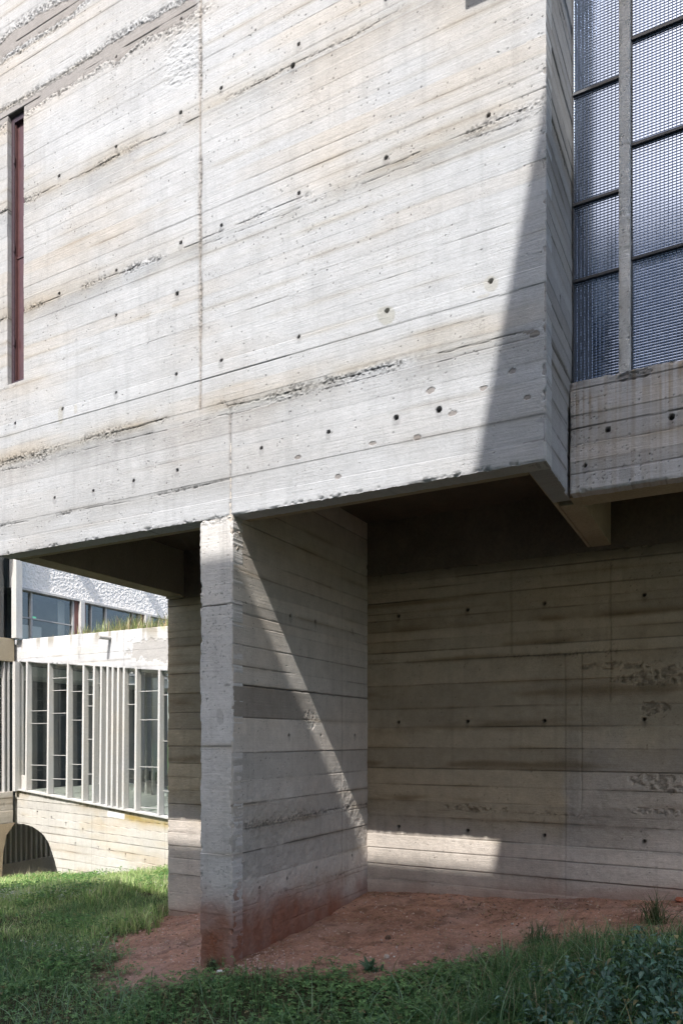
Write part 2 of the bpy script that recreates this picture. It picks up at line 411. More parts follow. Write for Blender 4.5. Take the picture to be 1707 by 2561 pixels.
def front_extra(a, z, H, C):
    # light trowelled mortar along two day joints at the upper left, ragged crumbled edges
    for (zc, w, u1, sd) in ((6.915, .062, -3.44, 301), (7.50, .08, -4.55, 305)):
        dz = (z-zc)/w + (fbm(a*5, z*5, sd, 5)-.5)*1.5
        m = sstep(1.0, .88, np.abs(dz))*(1-sstep(u1-.05, u1+.02, a))
        C = C*(1-m[..., None]) + m[..., None]*np.array([.325, .312, .305])*(1+.12*(fbm(a*20, z*20, sd+1, 3)-.5))[..., None]
        H = H*(1-.7*m) - .004*m
        l = np.exp(-((z-zc+.004)/.003)**2)*m*sstep(.3, .45, vn(a*4, a*0, sd+3)); C = C*(1-.5*l)[..., None]; H = H-.006*l
        edge = np.exp(-((np.abs(dz)-1.25)/.45)**2)*(1-sstep(u1-.05, u1+.25, a))
        cr = fbm(a*55, z*55, sd+2, 3)
        H = H + edge*(cr-.6)*.02; C = C*(1-edge*sstep(.5, .38, cr)*.5)[..., None]
    # spalled, crumbly texture under the mortar band
    m = sstep(.45, .62, fbm(a*1.7, z*2.4, 311, 4))*sstep(6.3, 6.45, z)*(1-sstep(6.82, 6.86, z))*(1-sstep(-3.5, -3.35, a))
    H = H + m*(fbm(a*28, z*60, 312, 4)-.6)*.012
    m = sstep(.3, .1, np.abs(z-6.55)/1.0)*sstep(.05, .0, np.abs(a+3.42)-.02)
    # grey wash at the joint above the bottom beam
    for (u0, z0, ru, rz, c, s_, al) in ((-2.95,3.91,.30,.035,(.40,.40,.38),321,.75),(-2.2,3.97,.18,.02,(.45,.44,.42),322,.6),
            (-1.951,4.262,.062,.062,(.40,.40,.375),323,.95),(-1.286,4.262,.045,.05,(.44,.43,.40),324,.8),(-1.33,4.20,.05,.015,(.44,.43,.40),325,.7),
            (-4.85,4.22,.03,.07,(.42,.41,.38),326,.8),(-4.68,4.235,.022,.04,(.45,.44,.41),327,.8),(-3.8,4.78,.10,.05,(.50,.51,.52),328,.6)):
        m = blob(a, z, u0, z0, ru, rz, s_)*al
        C = C*(1-m[..., None])+np.array(c)*m[..., None]
    # damp grey wash hanging below the two long pour joints, tan bloom above them
    for (zj, u0, u1, s_, al) in ((5.185, UL, -3.4, 340, .20), (5.20, -3.4, -1.0, 344, .10), (6.08, UL, -3.4, 348, .20), (6.10, -3.4, -1.0, 352, .09), (3.97, UL, UR, 356, .12)):
        mk = sstep(u0-.1, u0+.1, a)*(1-sstep(u1-.1, u1+.1, a))
        dz = zj-z+.05*(fbm(a*3, z*3, s_, 4)-.5)
        w1 = sstep(-.01, .03, dz)*sstep(.26, .03, dz)*sstep(.34, .6, fbm(a*1.4, z*4, s_+1, 4))*mk*al
        C = C*(1-w1[..., None]*np.array([1.05, 1.0, .95]))
        w2 = sstep(.02, -.02, dz)*sstep(-.20, -.02, dz)*sstep(.36, .62, fbm(a*1.2, z*3, s_+2, 4))*mk
        C = C*(1-w2[..., None]*np.array([.05, .10, .17]))
    cl = fbm(a*.55, z*1.1, 360, 5)
    C = C*(1-.10*sstep(.45, .68, cl)[..., None]*np.array([.75, .95, 1.2]))
    # rusty spots near the right corner
    for (u0, z0) in ((-1.07,3.55),(-1.16,3.72),(-1.33,3.66),(-1.52,3.55),(-1.66,3.72),(-1.75,3.45),(-2.05,3.47),(-1.03,3.9),(-2.3,3.30),(-2.6,3.48)):
        m = blob(a, z, u0, z0, .025, .016, int(-u0*100)+400, 1.3)
        C = C*(1-m[..., None]*np.array([.30, .42, .5])); H = H-m*.004
    # the beam band is a smoother, cooler pour
    m = sstep(3.95, 3.90, z)*.55
    C = C*(1-m[..., None])+C.mean(-1, keepdims=True)*np.array([.985, 1.0, 1.03])*m[..., None]*1.02
    return H, C
fnF = board_fn(z_up, (.6, .6, .6), (.492, .466, .436), (.485, .496, .512), 3, depth=.0017, tone=.017,
    joints=[(3.965, UL, -3.2, 1.0, .030), (3.935, -3.2, UR, 1.05, .032), (3.885, UL, UR, .5, .012), (5.185, UL, -3.43, 1.0, .03), (5.20, -3.43, UR, .75, .022), (6.10, UL, -3.43, .95, .028), (6.12, -3.43, UR, .7, .024), (3.42, UL, -3.16, .7, .015), (5.14, -3.43, UR, .45, .012)],
    vjoints=[(-3.424, 3.97, TOP, 1.0), (-3.158, ZS, 3.93, .8)], holes=hl, pits=6500, pit_box=(UL, UR, ZS, 7.9), extra=front_extra, crack=.77, soft=.50)
W_U0, W_U1, W_Z0, W_Z1 = -5.49, -5.29, 4.615, 6.912
panel('front_wall', bld, M_front, (0, F0, 0), (1, 0, 0), (0, -1, 0), UL, UR, ZS, 8.1, .0068, fnF,
      hole=lambda a, z: (a > W_U0) & (a < W_U1) & (z > W_Z0) & (z < W_Z1), seed=1, chip=.0055)
b = MB()
b.box(UL+.004, -1.105, F0+.20, 9.0, 3.72, TOP)               # body of the upper storey
b.box(UL+.004, UR-.004, F0+.003, F0+.2, 8.105, TOP)
b.box(-1.10, UR-.142, F0+.205, 9.0, 3.735, TOP-.01)
b.build('upper_storey', M_body, bld)
# slit window
sw = MB(); fx0, fx1, fy = W_U0+.002, W_U1-.002, F0+.036
sw.box(fx0, fx0+.035, fy, fy+.05, W_Z0+.002, W_Z1-.002); sw.box(fx1-.018, fx1, fy, fy+.05, W_Z0+.002, W_Z1-.002)
sw.box(fx0+.035, fx1-.018, fy, fy+.05, W_Z0+.002, W_Z0+.035); sw.box(fx0+.035, fx1-.018, fy, fy+.05, W_Z1-.06, W_Z1-.002)
swo = sw.build('slit_window', M_maroon_frame, bld, bevel=.003); swo['label'] = 'tall narrow slit window with a maroon frame'
MB().box(fx0+.035, fx1-.018, fy+.028, fy+.034, W_Z0+.035, W_Z1-.06).build('shutter_panel', M_maroon, swo)
MB().box(fx0+.036, fx0+.045, fy+.012, fy+.0275, W_Z0+.036, W_Z1-.061).build('inner_bead', M_maroon, swo)
for hz in (4.95, 5.75, 6.5): MB().tube([(fx0+.040, fy-.004, hz), (fx0+.040, fy-.004, hz+.07)], .006, 8).build('hinge', M_maroon_frame, swo)
MB().box(fx0+.046, fx1-.019, fy+.022, fy+.0275, 5.70, 5.715).build('shutter_rail', M_maroon, swo)
# waterspout above the picture that casts the small hooked shadow on the wall
MB().box(-1.36, -1.12, F0-.36, F0+.02, 6.33, 6.45).build('waterspout', M_body, bld, bevel=.01)

# right return of the facade
zs_side = [3.30, 3.42, 3.56, 3.72, 3.80, 3.92] + [4.02+.1*k for k in range(0, 56)]
def side_extra(a, z, H, C):
    for (zl, d_) in ((3.90, .9), (3.58, .6), (3.80, .5)):
        l = np.exp(-((z-zl-.03*(a-4.5))/.006)**2); H = H-.012*l*d_; C = C*(1-.6*l*d_)[..., None]
    # a corner strip that stands a little lower next to the spandrel
    m = sstep(3.72, 3.70, z)*sstep(4.84, 4.85, a); H = H-.012*m
    C = C*np.array([.93, .93, .95])
    return H, C
fnS = board_fn(zs_side, (.5, .5, .5), (.37, .355, .335), (.37, .37, .375), 8, depth=.005, tone=.07,
    joints=[(3.93, F0, 5.0, .6, .02), (5.2, F0, 5.0, .6, .02), (6.1, F0, 5, .8, .02)], holes=[(4.62, 4.29)], extra=side_extra, crack=.5)
panel('side_wall', bld, M_front, (UR, 0, 0), (0, 1, 0), (1, 0, 0), F0+.004, 5.04, ZS+.001, 8.1, .010, fnS, seed=4, skirt=.13, chip=.004)
# spandrel below the glazing
SP = 4.906
def sp_extra(a, z, H, C):
    top = sstep(3.50, 3.86, z)
    rust = sstep(.58, .70, vn(a*75, z*.6, 501))*sstep(.3, .6, fbm(a*5, z*2, 502, 3))*(.35+.65*top)
    C = C*(1-rust[..., None]*np.array([.32, .42, .55])*.9)
    rust = sstep(.62, .72, vn(a*120, z*.8, 504))*(.2+.5*sstep(3.4, 3.86, z))
    C = C*(1-rust[..., None]*np.array([.16, .24, .34]))
    C = C*(1-.35*sstep(3.82, 3.87, z)*sstep(.4, .6, fbm(a*9, z*9, 503, 3)))[..., None]
    m = blob(a, z, -.58, 3.845, .09, .03, 505); C = C*(1-.45*m)[..., None]; H = H-.012*m*fbm(a*50, z*50, 506, 2)
    m = blob(a, z, -.62, 3.25, .045, .06, 507); C = C*(1-.22*m)[..., None]
    return H, C
fnSp = board_fn([3.29, 3.375, 3.475, 3.585, 3.665, 3.765, 3.83], (.5,)*3, (.51, .485, .47), (.49, .485, .495), 14, depth=.004, tone=.05,
    joints=[(3.475, -.97, 2.6, .7, .012)], holes=[(-.733, 3.543, .015), (-.367, 3.548, .016), (.0, 3.55), (.36, 3.55), (-.87, 3.34, .009)],
    pits=1500, pit_box=(-.97, .4, 3.17, 3.88), extra=sp_extra, crack=.45)
panel('spandrel', bld, M_front, (0, SP, 0), (1, 0, 0), (0, -1, 0), UR+.004, 2.6, ZS+.002, 3.884, .0075, fnSp, seed=6, skirt=.10, chip=.006)
MB().box(UR-.02, 2.6, SP+.0985, SP+.30, ZS+.004, 3.86).build('spandrel_back', M_beam, bld)
MB().box(UR-.02, 2.6, SP+.03, SP+.29, 3.862, 3.888).build('sill', M_body, bld, bevel=.004)
# everything above and behind the glazing on the right
MB().box(-1.10, 2.6, 5.75, 9.0, 3.73, TOP-.02).box(UR-.1, 2.6, 5.02, 5.745, 8.15, TOP-.03).build('glazed_storey_body', M_inner_dark, bld)

# glazing of prismatic glass
def prism_glass():
    m, nt, N, L, B = new_mat('prismatic_glass')
    B.inputs['Base Color'].default_value = (.175, .215, .29, 1); B.inputs['Roughness'].default_value = .12
    B.inputs['IOR'].default_value = 1.9; B.inputs['Specular IOR Level'].default_value = 1.0
    B.inputs['Metallic'].default_value = .85
    co = N.new('ShaderNodeTexCoord').outputs['Object']
    n = noise_node(N, L, co, 3, 3, .5, (1, 1, .6)); r = ramp_node(N, L, n, [(.3, .06), (.7, .16)])
    L.new(r, B.inputs['Roughness']); return m
M_prism = prism_glass()
def pane(name, u0, u1, y, z0, z1, parent, pu=.0233, pz=.018, depth=.0019):
    nu = max(1, int(round((u1-u0)/pu))); nz = max(1, int(round((z1-z0)/pz)))
    us = np.linspace(u0, u1, nu+1); zs = np.linspace(z0, z1, nz+1)
    U, Z = np.meshgrid(us, zs, indexing='ij')
    g = np.stack([U, np.full_like(U, y), Z], -1).reshape(-1, 3)
    # raised block on every cell: a small flat top with four bevelled sides
    cu = (us[:-1]+us[1:])/2; cz = (zs[:-1]+zs[1:])/2; du = (us[1]-us[0]); dz = (zs[1]-zs[0])
    CU, CZ = np.meshgrid(cu, cz, indexing='ij')
    r = rng
    yo = y-depth*(1+.12*(r.random(CU.shape)-.5))
    q = [np.stack([CU+sx*du*.39, yo + .0003*sz, CZ+sz*dz*.25], -1) for sx, sz in ((-1,-1),(1,-1),(1,1),(-1,1))]
    tops = np.stack(q, 2)                                     # nu,nz,4,3
    base = len(g); V = np.vstack([g, tops.reshape(-1, 3)])
    gi = np.arange((nu+1)*(nz+1)).reshape(nu+1, nz+1)
    c = [gi[:-1, :-1], gi[1:, :-1], gi[1:, 1:], gi[:-1, 1:]]
    ti = base+np.arange(nu*nz*4).reshape(nu, nz, 4)
    F = [ti.reshape(-1, 4)]
    for k in range(4):
        F.append(np.stack([c[k], c[(k+1) % 4], ti[..., (k+1) % 4], ti[..., k]], -1).reshape(-1, 4))
    # back face and rim, so that the pane is a slab
    bb = len(V); V = np.vstack([V, [(u0,y+.006,z0),(u1,y+.006,z0),(u1,y+.006,z1),(u0,y+.006,z1)]])
    F.append(np.array([[bb+3, bb+2, bb+1, bb]])); cs = [gi[0,0], gi[-1,0], gi[-1,-1], gi[0,-1]]
    for k in range(4): F.append(np.array([[cs[(k+1) % 4], cs[k], bb+k, bb+(k+1) % 4]]))
    return link(name, np_mesh(name, V, F), M_prism, parent)
win = MB()
GY = 4.985
cols = [(-.960, -.669), (-.604, -.06), (.005, .60), (.665, 1.3), (1.365, 2.5)]
bars = [[3.893, 4.572, 5.068, 5.785, 6.62, 8.1], [3.893, 4.612, 5.326, 5.990, 6.8, 8.1]]
mulls = [(-.669, -.604), (-.06, .005), (.60, .665), (1.3, 1.365)]
glz = MB().box(UR+.002, 2.5, GY+.03, GY+.05, 8.06, 8.1).build('glazing', M_steel, bld); glz['label'] = 'tall wall of prismatic glass held by slim concrete mullions'
for k, (m0, m1) in enumerate(mulls):
    fnM = board_fn([4.4+.9*j for j in range(5)], (.5,)*3, (.60, .59, .575), (.61, .62, .63), 30+k, depth=.002, tone=.05, rough=.002, pits=250, pit_box=(m0, m1, 3.9, 7))
    panel('mullion', glz, M_rough, (0, SP+.012, 0), (1, 0, 0), (0, -1, 0), m0, m1, 3.87, 8.1, .0085, fnM, seed=31+k, skirt=.10, chip=.004)
for k, (c0, c1) in enumerate(cols):
    bz = bars[min(k, 1)] if k < 2 else bars[k % 2]
    for j in range(len(bz)-1):
        pane('pane', c0+.004, c1-.004, GY, bz[j]+.004, bz[j+1]-.004, glz)
        if j:
            MB().box(c0+.001, c1-.001, GY-.020, GY+.012, bz[j]-.013, bz[j]+.004).build('glazing_bar', M_steel, glz)
    MB().box(c0+.0005, c0+.008, GY-.012, GY+.012, 3.889, 8.1).box(c1-.008, c1-.0005, GY-.012, GY+.012, 3.889, 8.1).build('edge_frame', M_steel, glz)

# beams under the floor, ceiling
def beam(name, x0, x1, y0, y1, z0, z1, mat=M_beam): return MB().box(x0, x1, y0, y1, z0, z1).build(name, mat, bld, bevel=.006)
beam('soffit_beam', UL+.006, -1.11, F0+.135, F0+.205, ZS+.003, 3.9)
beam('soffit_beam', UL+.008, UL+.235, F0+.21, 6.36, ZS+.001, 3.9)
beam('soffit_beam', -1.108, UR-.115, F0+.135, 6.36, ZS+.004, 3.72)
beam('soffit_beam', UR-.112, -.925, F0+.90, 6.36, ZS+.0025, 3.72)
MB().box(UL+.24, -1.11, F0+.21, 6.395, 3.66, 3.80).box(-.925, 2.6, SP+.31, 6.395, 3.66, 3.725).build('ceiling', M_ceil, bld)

# pier front
def red_foot(a, z, H, C, zt, seed, amt=1.0):
    f = sstep(zt+.12, zt-.28, z+(fbm(a*4, z*4, seed, 4)-.5)*.35)*amt*(.7+.4*fbm(a*9, z*3, seed+1, 4))
    C = C*(1-f[..., None])+f[..., None]*np.array([.28, .118, .072])
    H = H-(fbm(a*22, z*22, seed+2, 4)-.5)*.010*f
    return H, C
def pier_extra(a, z, H, C):
    l = np.exp(-((z-2.55-.02*(a+3.3))/.004)**2)*sstep(-3.37, -3.32, a); H = H-.006*l; C = C*(1-.55*l)[..., None]
    m = sstep(3.10, 3.155, z); H = H+m*(fbm(a*55, z*55, 600, 3)-.65)*.02; C = C*(1-.35*m*sstep(.5, .4, fbm(a*55, z*55, 600, 3)))[..., None]
    C = C*(1-.18*sstep(.55, .7, fbm(a*30, z*.8, 601, 3))*sstep(2.4, 3, z))[..., None]
    m = sstep(1.9, 1.2, z); H = H+m*(fbm(a*30, z*30, 602, 4)-.5)*.004
    m = blob(a, z, -3.19, 1.98, .04, .014, 603, 2.2); C = C*(1-.4*m)[..., None]
    m = blob(a, z, -3.26, 1.78, .03, .06, 604, 2.4); C = C*(1-.2*m)[..., None]
    return red_foot(a, z, H, C, .46, 605)
fnP = board_fn([.35, .78, 1.55, 2.55], (.5,)*3, (.67, .63, .585), (.67, .65, .63), 21, depth=.003, tone=.03, rough=.0015, pits=1600, pit_box=(-3.43, -3.14, -.2, 3.17), extra=pier_extra, crack=.7)
panel('pier_front', bld, M_front, (0, F0+.002, 0), (1, 0, 0), (0, -1, 0), -3.427, -3.14, -.45, ZS+.002, .006, fnP, seed=22, skirt=.12, chip=.008)
# cross wall running back from the pier
def cross_extra(a, z, H, C):
    # one dark smooth board, spalled patches, red foot towards the front
    m = sstep(1.985, 1.975, z+.012*(fbm(a*12, z, 610, 3)-.5))*sstep(1.745, 1.76, z)*(1-sstep(5.15, 5.5, a+.2*(fbm(a*8, z*8, 611, 3)-.5)))
    C = C*(1-.42*m)[..., None]
    l = np.exp(-((z-1.985-.008*(fbm(a*15, z*0, 612, 3)-.5))/.006)**2); H = H-.014*l; C = C*(1-.6*l)[..., None]
    m = sstep(1.6, .9, z); H = H+m*(fbm(a*18, z*18, 613, 4)-.5)*.016
    m = blob(a, z, 5.3, 1.75, .10, .10, 614, 1.3); H = H+m*(fbm(a*40, z*40, 615, 3)-.6)*.014
    m = blob(a, z, 4.3, 3.05, .06, .14, 616, 1.0); H = H+m*(fbm(a*60, z*60, 617, 3)-.6)*.02; C = C*(1-.35*m*sstep(.5, .4, fbm(a*60, z*60, 617, 3)))[..., None]
    H, C = red_foot(a, z, H, C, .58-.17*(a-4.25), 618, 1.0)
    return red_foot(a, z, H, C, .60-.05*(a-4.25), 619, .30)
hs = [(5.016,2.581),(5.408,2.589),(6.085,2.606),(4.989,1.631),(6.129,1.636),(4.588,.496),(4.967,.505),(5.433,.515),(6.085,.531),(5.5,1.63)]
fnC = board_fn([.17, .36, .58, .78, .95, 1.13, 1.30, 1.50, 1.755, 1.985, 2.12, 2.27, 2.42, 2.50, 2.58, 2.68, 2.80, 2.92, 3.04, 3.15, 3.3, 3.5], (.5,)*3,
    (.56, .50, .435), (.55, .515, .47), 25, depth=.0022, tone=.08, rough=.0010, joints=[(.98, F0, 6.4, .9, .035), (.40, F0, 6.4, .7, .02)],
    vjoints=[(5.88, .3, 3.2, .25)], holes=hs, pits=2600, pit_box=(4.25, 6.4, .1, 3.2), extra=cross_extra, crack=.5)
panel('cross_wall', bld, M_cross, (-3.14, 0, 0), (0, 1, 0), (1, 0, 0), F0+.006, 6.405, -.45, 3.68, .0075, fnC, seed=26, skirt=.05, chip=.004)
MB().box(-3.427+.001, -3.192, F0+.121, 6.44, -.6, 3.655).build('cross_wall_core', M_body, bld)
# back wall
def back_extra(a, z, H, C):
    lo = sstep(1.0, .62, z+.25*(fbm(a*2, z*3, 629, 4)-.5))*.7  # lower wall coloured paler and greyer to brighten the sunlit patch
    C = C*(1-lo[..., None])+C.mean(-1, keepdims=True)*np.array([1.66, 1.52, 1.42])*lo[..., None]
    # later pour on the lower right: greyer and rougher
    m = sstep(-1.36, -1.26, a+.10*(fbm(a*6, z*6, 639, 3)-.5))*sstep(1.75, 1.1, z+.5*(fbm(a*3, z*3, 630, 4)-.5))*.75
    g = C.mean(-1, keepdims=True)*np.array([1.12, 1.04, .95]); C = C*(1-m[..., None])+g*m[..., None]
    H = H+m*(fbm(a*22, z*22, 631, 5)-.5)*.010
    l = np.exp(-((a+1.297)/.004)**2)*sstep(2.31, 2.30, z); H = H-.006*l; C = C*(1-.45*l)[..., None]
    for (u0, z0, ru, rz, s_) in ((-.5,2.1,.35,.08,632),(-.45,1.25,.28,.08,633),(-.9,2.2,.3,.03,634),(-.62,1.85,.12,.05,635),(-2.1,.98,.25,.03,636),(-.55,1.02,.2,.03,640)):
        m = blob(a, z, u0, z0, ru, rz, s_, 1.5); cr = fbm(a*32, z*32, s_+50, 4)
        H = H+m*(cr-.62)*.035; C = C*(1-.35*m*sstep(.55, .42, cr))[..., None]
    # brown-black weathering bands along boards
    for zc, w, s_ in ((2.42,.03,641),(2.33,.02,642),(2.0,.05,643),(1.72,.05,644),(1.38,.05,645),(2.86,.02,646),(2.62,.03,647),(1.05,.03,648)):
        m = np.exp(-((z-zc)/w)**2)*sstep(.45, .7, fbm(a*1.5, z*8, s_, 4)); C = C*(1-m[..., None]*np.array([.38, .43, .5]))
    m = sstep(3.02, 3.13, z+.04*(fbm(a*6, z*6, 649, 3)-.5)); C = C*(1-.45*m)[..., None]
    gz = np.interp(a, [-5.6, -3.14, -1.29, -.42, 3], [-.37, .12, .27, .345, .6])
    f = sstep(.16, .0, z-gz+.12*(fbm(a*5, z*5, 650, 4)-.5))*.5
    C = C*(1-f[..., None])+f[..., None]*np.array([.32, .17, .12])
    return H, C
hb = [(u_, z_, .0135) for u_ in (-2.82,-2.15,-1.47,-.68,.0,.7,-5.0,-4.3) for z_ in (2.755, 1.757, .78)]
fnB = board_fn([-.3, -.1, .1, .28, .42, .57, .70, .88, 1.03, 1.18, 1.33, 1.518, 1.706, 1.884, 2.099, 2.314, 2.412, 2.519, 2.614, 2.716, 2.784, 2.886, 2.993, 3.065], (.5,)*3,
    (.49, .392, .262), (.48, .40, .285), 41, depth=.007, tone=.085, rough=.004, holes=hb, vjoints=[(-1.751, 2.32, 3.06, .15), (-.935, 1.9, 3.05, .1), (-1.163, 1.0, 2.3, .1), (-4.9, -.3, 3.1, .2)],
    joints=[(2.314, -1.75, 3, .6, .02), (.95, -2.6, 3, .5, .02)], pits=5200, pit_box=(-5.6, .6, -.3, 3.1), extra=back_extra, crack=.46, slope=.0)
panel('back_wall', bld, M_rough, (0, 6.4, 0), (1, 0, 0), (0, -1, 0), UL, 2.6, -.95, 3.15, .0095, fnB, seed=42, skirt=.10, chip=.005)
MB().box(UL+.001, 2.6, 6.495, 9.0, -1.2, 3.70).build('basement_storey', M_body, bld)
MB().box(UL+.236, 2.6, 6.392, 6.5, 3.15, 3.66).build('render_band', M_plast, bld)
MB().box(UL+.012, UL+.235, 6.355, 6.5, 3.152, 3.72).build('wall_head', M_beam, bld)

# ================================================================== GROUND
ctrl = np.array([(-3.14,4.25,0),(-3.43,4.25,-.075),(-3.14,6.4,.12),(-1.29,6.4,.27),(-.42,6.4,.345),(-5.59,6.4,-.37),(-7.0,7.09,-.315),(-8.7,7.27,-.53),
 (-8.8,10.1,-.76),(-11.67,10.1,-1.22),(-12.6,9.3,-1.42),(-11.5,8.6,-1.0),(-9.6,8.6,-.74),(-4.5,3.5,-.30),(-2,3.6,-.02),(-1,3.6,.16),(-.2,3.6,.36),(0,2,.2),(0,0,0),(-5,0,-.35),(-12,3,-.8),(5,3,.7),
 (5,6,.7),(-1.3,4.94,.17),(-10,-5,-.6),(-.5,4.3,.37),(-.3,5,.36),(-2.2,5.2,.10),(-4.6,5.4,-.20),(-5.8,4.6,-.32),(-7.5,5.3,-.42),(-16,9,-1.7),(-13.5,11.5,-1.75),(-13,13,-1.9),(-8,12,-1.2),(10,-10,.5),(-20,-10,-1.2),(-20,20,-2.2),(10,20,.5)])
def _phi(r): return np.where(r > 1e-9, r*r*np.log(r+1e-12), 0)
_n = len(ctrl); _K = _phi(np.linalg.norm(ctrl[:, None, :2]-ctrl[None, :, :2], axis=-1))+np.eye(_n)*.02
_P = np.hstack([np.ones((_n, 1)), ctrl[:, :2]])
_S = np.linalg.solve(np.block([[_K, _P], [_P.T, np.zeros((3, 3))]]), np.concatenate([ctrl[:, 2], np.zeros(3)]))
def ground0(x, y):
    x = np.asarray(x, float); y = np.asarray(y, float)
    xc = np.clip(x, -22, 12); yc = np.clip(y, -12, 22)
    r = _S[_n]+_S[_n+1]*xc+_S[_n+2]*yc
    for k in range(_n): r = r+_S[k]*_phi(np.hypot(xc-ctrl[k, 0], yc-ctrl[k, 1]))
    return np.clip(r, -3, 1.5)
DIRT = np.array([(-5.7,9),(-5.65,6.3),(-5.35,5.6),(-4.95,4.85),(-4.4,4.25),(-3.9,4.0),(-3.45,3.90),(-3.0,3.98),(-2.6,4.22),(-2.2,4.42),(-1.7,4.62),(-1.3,4.86),(-.9,4.95),(-.5,5.05),(.5,5.3),(3,6),(3,9)])
def inside(px, py, poly):
    c = np.zeros(np.shape(px), bool); n = len(poly)
    for i in range(n):
        x0, y0 = poly[i]; x1, y1 = poly[(i+1) % n]
        if y0 == y1: continue
        c ^= ((y0 > py) != (y1 > py)) & (px < (x1-x0)*(py-y0)/(y1-y0)+x0)
    return c
def edge_dist(px, py, poly):
    d = np.full(np.shape(px), 1e9)
    for i in range(len(poly)):
        a = poly[i]; b = poly[(i+1) % len(poly)]; ab = b-a
        t = np.clip(((px-a[0])*ab[0]+(py-a[1])*ab[1])/(ab@ab), 0, 1)
        d = np.minimum(d, np.hypot(px-a[0]-t*ab[0], py-a[1]-t*ab[1]))
    return d
def dirt_sd(x, y):
    x = np.asarray(x, float); y = np.asarray(y, float)
    d = edge_dist(x, y, DIRT); s = np.where(inside(x, y, DIRT), d, -d)
    # dirt under the walkway arch too
    s2 = .5-np.hypot((x+12.9)/1.3, (y-10.0)/.75)
    return np.maximum(s, s2)+(fbm(x*3.5, y*3.5, 700, 5)-.5)*.62
def ground(x, y):
    z = ground0(x, y)
    m = sstep(-.05, .15, dirt_sd(x, y))
    return z + (fbm(x*1.6, y*1.6, 710, 4)-.5)*.07 + (fbm(x*9, y*9, 711, 3)-.5)*(.022+.012*m)+(fbm(x*35, y*35, 712, 3)-.5)*.014*m
def grid_axis(lo, hi, flo, fhi, f, c):
    a = list(np.arange(flo, fhi+1e-6, f)); s = f; x = flo
    while x > lo: s *= c; x -= s; a.insert(0, x)
    s = f; x = a[-1]
    while x < hi: s *= c; x += s; a.append(x)
    return np.array(a)
gx = grid_axis(-400, 400, -6.6, .8, .016, 1.06); gy = grid_axis(-400, 400, 3.2, 6.5, .016, 1.06)
X, Y = np.meshgrid(gx, gy, indexing='ij'); Zg = ground(X, Y)
gi = np.arange(X.size).reshape(X.shape)
GF = np.stack([gi[:-1, :-1], gi[1:, :-1], gi[1:, 1:], gi[:-1, 1:]], -1).reshape(-1, 4)
dm = sstep(-.12, .10, dirt_sd(X, Y))
red = np.stack([.44+0*X, .256+0*X, .187+0*X], -1)*(1+.75*(fbm(X*2.2, Y*2.2, 720, 5)-.5)+.6*(fbm(X*26, Y*26, 721, 3)-.5))[..., None]
pal = sstep(.5, .75, fbm(X*3, Y*3, 722, 4)); red = red*(1-.35*pal[..., None])+np.array([.50, .36, .31])*.35*pal[..., None]
drk = sstep(.56, .72, fbm(X*5.5, Y*9, 724, 6)); red = red*(1-.30*drk)[..., None]
soil = np.stack([.07+0*X, .065+0*X, .035+0*X], -1)*(1+.6*(fbm(X*6, Y*6, 723, 4)-.5))[..., None]
far_g = sstep(9, 22, np.hypot(X+3, Y-5)); soil = soil*(1-far_g[..., None])+np.array([.06, .10, .03])*far_g[..., None]
gc = red*dm[..., None]+soil*(1-dm[..., None])
def ground_mat():
    m, nt, N, L, B = new_mat('red_earth')
    at = N.new('ShaderNodeAttribute'); at.attribute_name = 'Col'
    co = N.new('ShaderNodeTexCoord').outputs['Object']
    n1 = noise_node(N, L, co, 60, 6, .7); n2 = noise_node(N, L, co, 240, 4, .7)
    c = mix_node(N, L, at.outputs['Color'], ramp_node(N, L, n1, [(.3, .72), (.7, 1.3)]), 1.0, 'MULTIPLY')
    c = mix_node(N, L, c, ramp_node(N, L, n2, [(.3, .8), (.7, 1.25)]), 1.0, 'MULTIPLY')
    L.new(c, B.inputs['Base Color']); B.inputs['Roughness'].default_value = .97; B.inputs['Specular IOR Level'].default_value = .15
    b = bump_node(N, L, n1, .012, .7); b = bump_node(N, L, n2, .004, .8, b); L.new(b, B.inputs['Normal']); return m
M_ground = ground_mat()
g = link('ground', np_mesh('ground', np.stack([X, Y, Zg], -1).reshape(-1, 3), GF, smooth=True, col=gc.reshape(-1, 3)), M_ground)
tag(g, 'red earth and grassy soil sloping under the building', None, None, 'structure')

# ------------------------------------------------------------------ plants
def scatter(name, P, tmpl, faces, scale, yaw, pitch, colr, mat, lean=None, roll=None):
    """P (n,3); tmpl (k,3); every copy yawed, pitched about its base"""
    n = len(P); T = np.broadcast_to(tmpl, (n,)+tmpl.shape)*scale[:, None, None] if scale.ndim == 1 else tmpl[None]*scale[:, None, :]
    if roll is not None:
        c, s = np.cos(roll)[:, None], np.sin(roll)[:, None]
        x, y, z = T[..., 0], T[..., 1], T[..., 2]; T = np.stack([c*x+s*z, y, -s*x+c*z], -1)
    c, s = np.cos(pitch)[:, None], np.sin(pitch)[:, None]
    x, y, z = T[..., 0], T[..., 1], T[..., 2]; y, z = c*y-s*z, s*y+c*z
    c, s = np.cos(yaw)[:, None], np.sin(yaw)[:, None]
    x, y = c*x-s*y, s*x+c*y
    V = np.stack([x, y, z], -1)+P[:, None, :]
    k = tmpl.shape[0]; off = (np.arange(n)*k)[:, None, None]
    F = [(np.asarray(f)[None]+off).reshape(-1, np.asarray(f).shape[1]) for f in faces]
    col = np.repeat(colr, k, axis=0)
    return np_mesh(name, V.reshape(-1, 3), F, smooth=False, col=col)
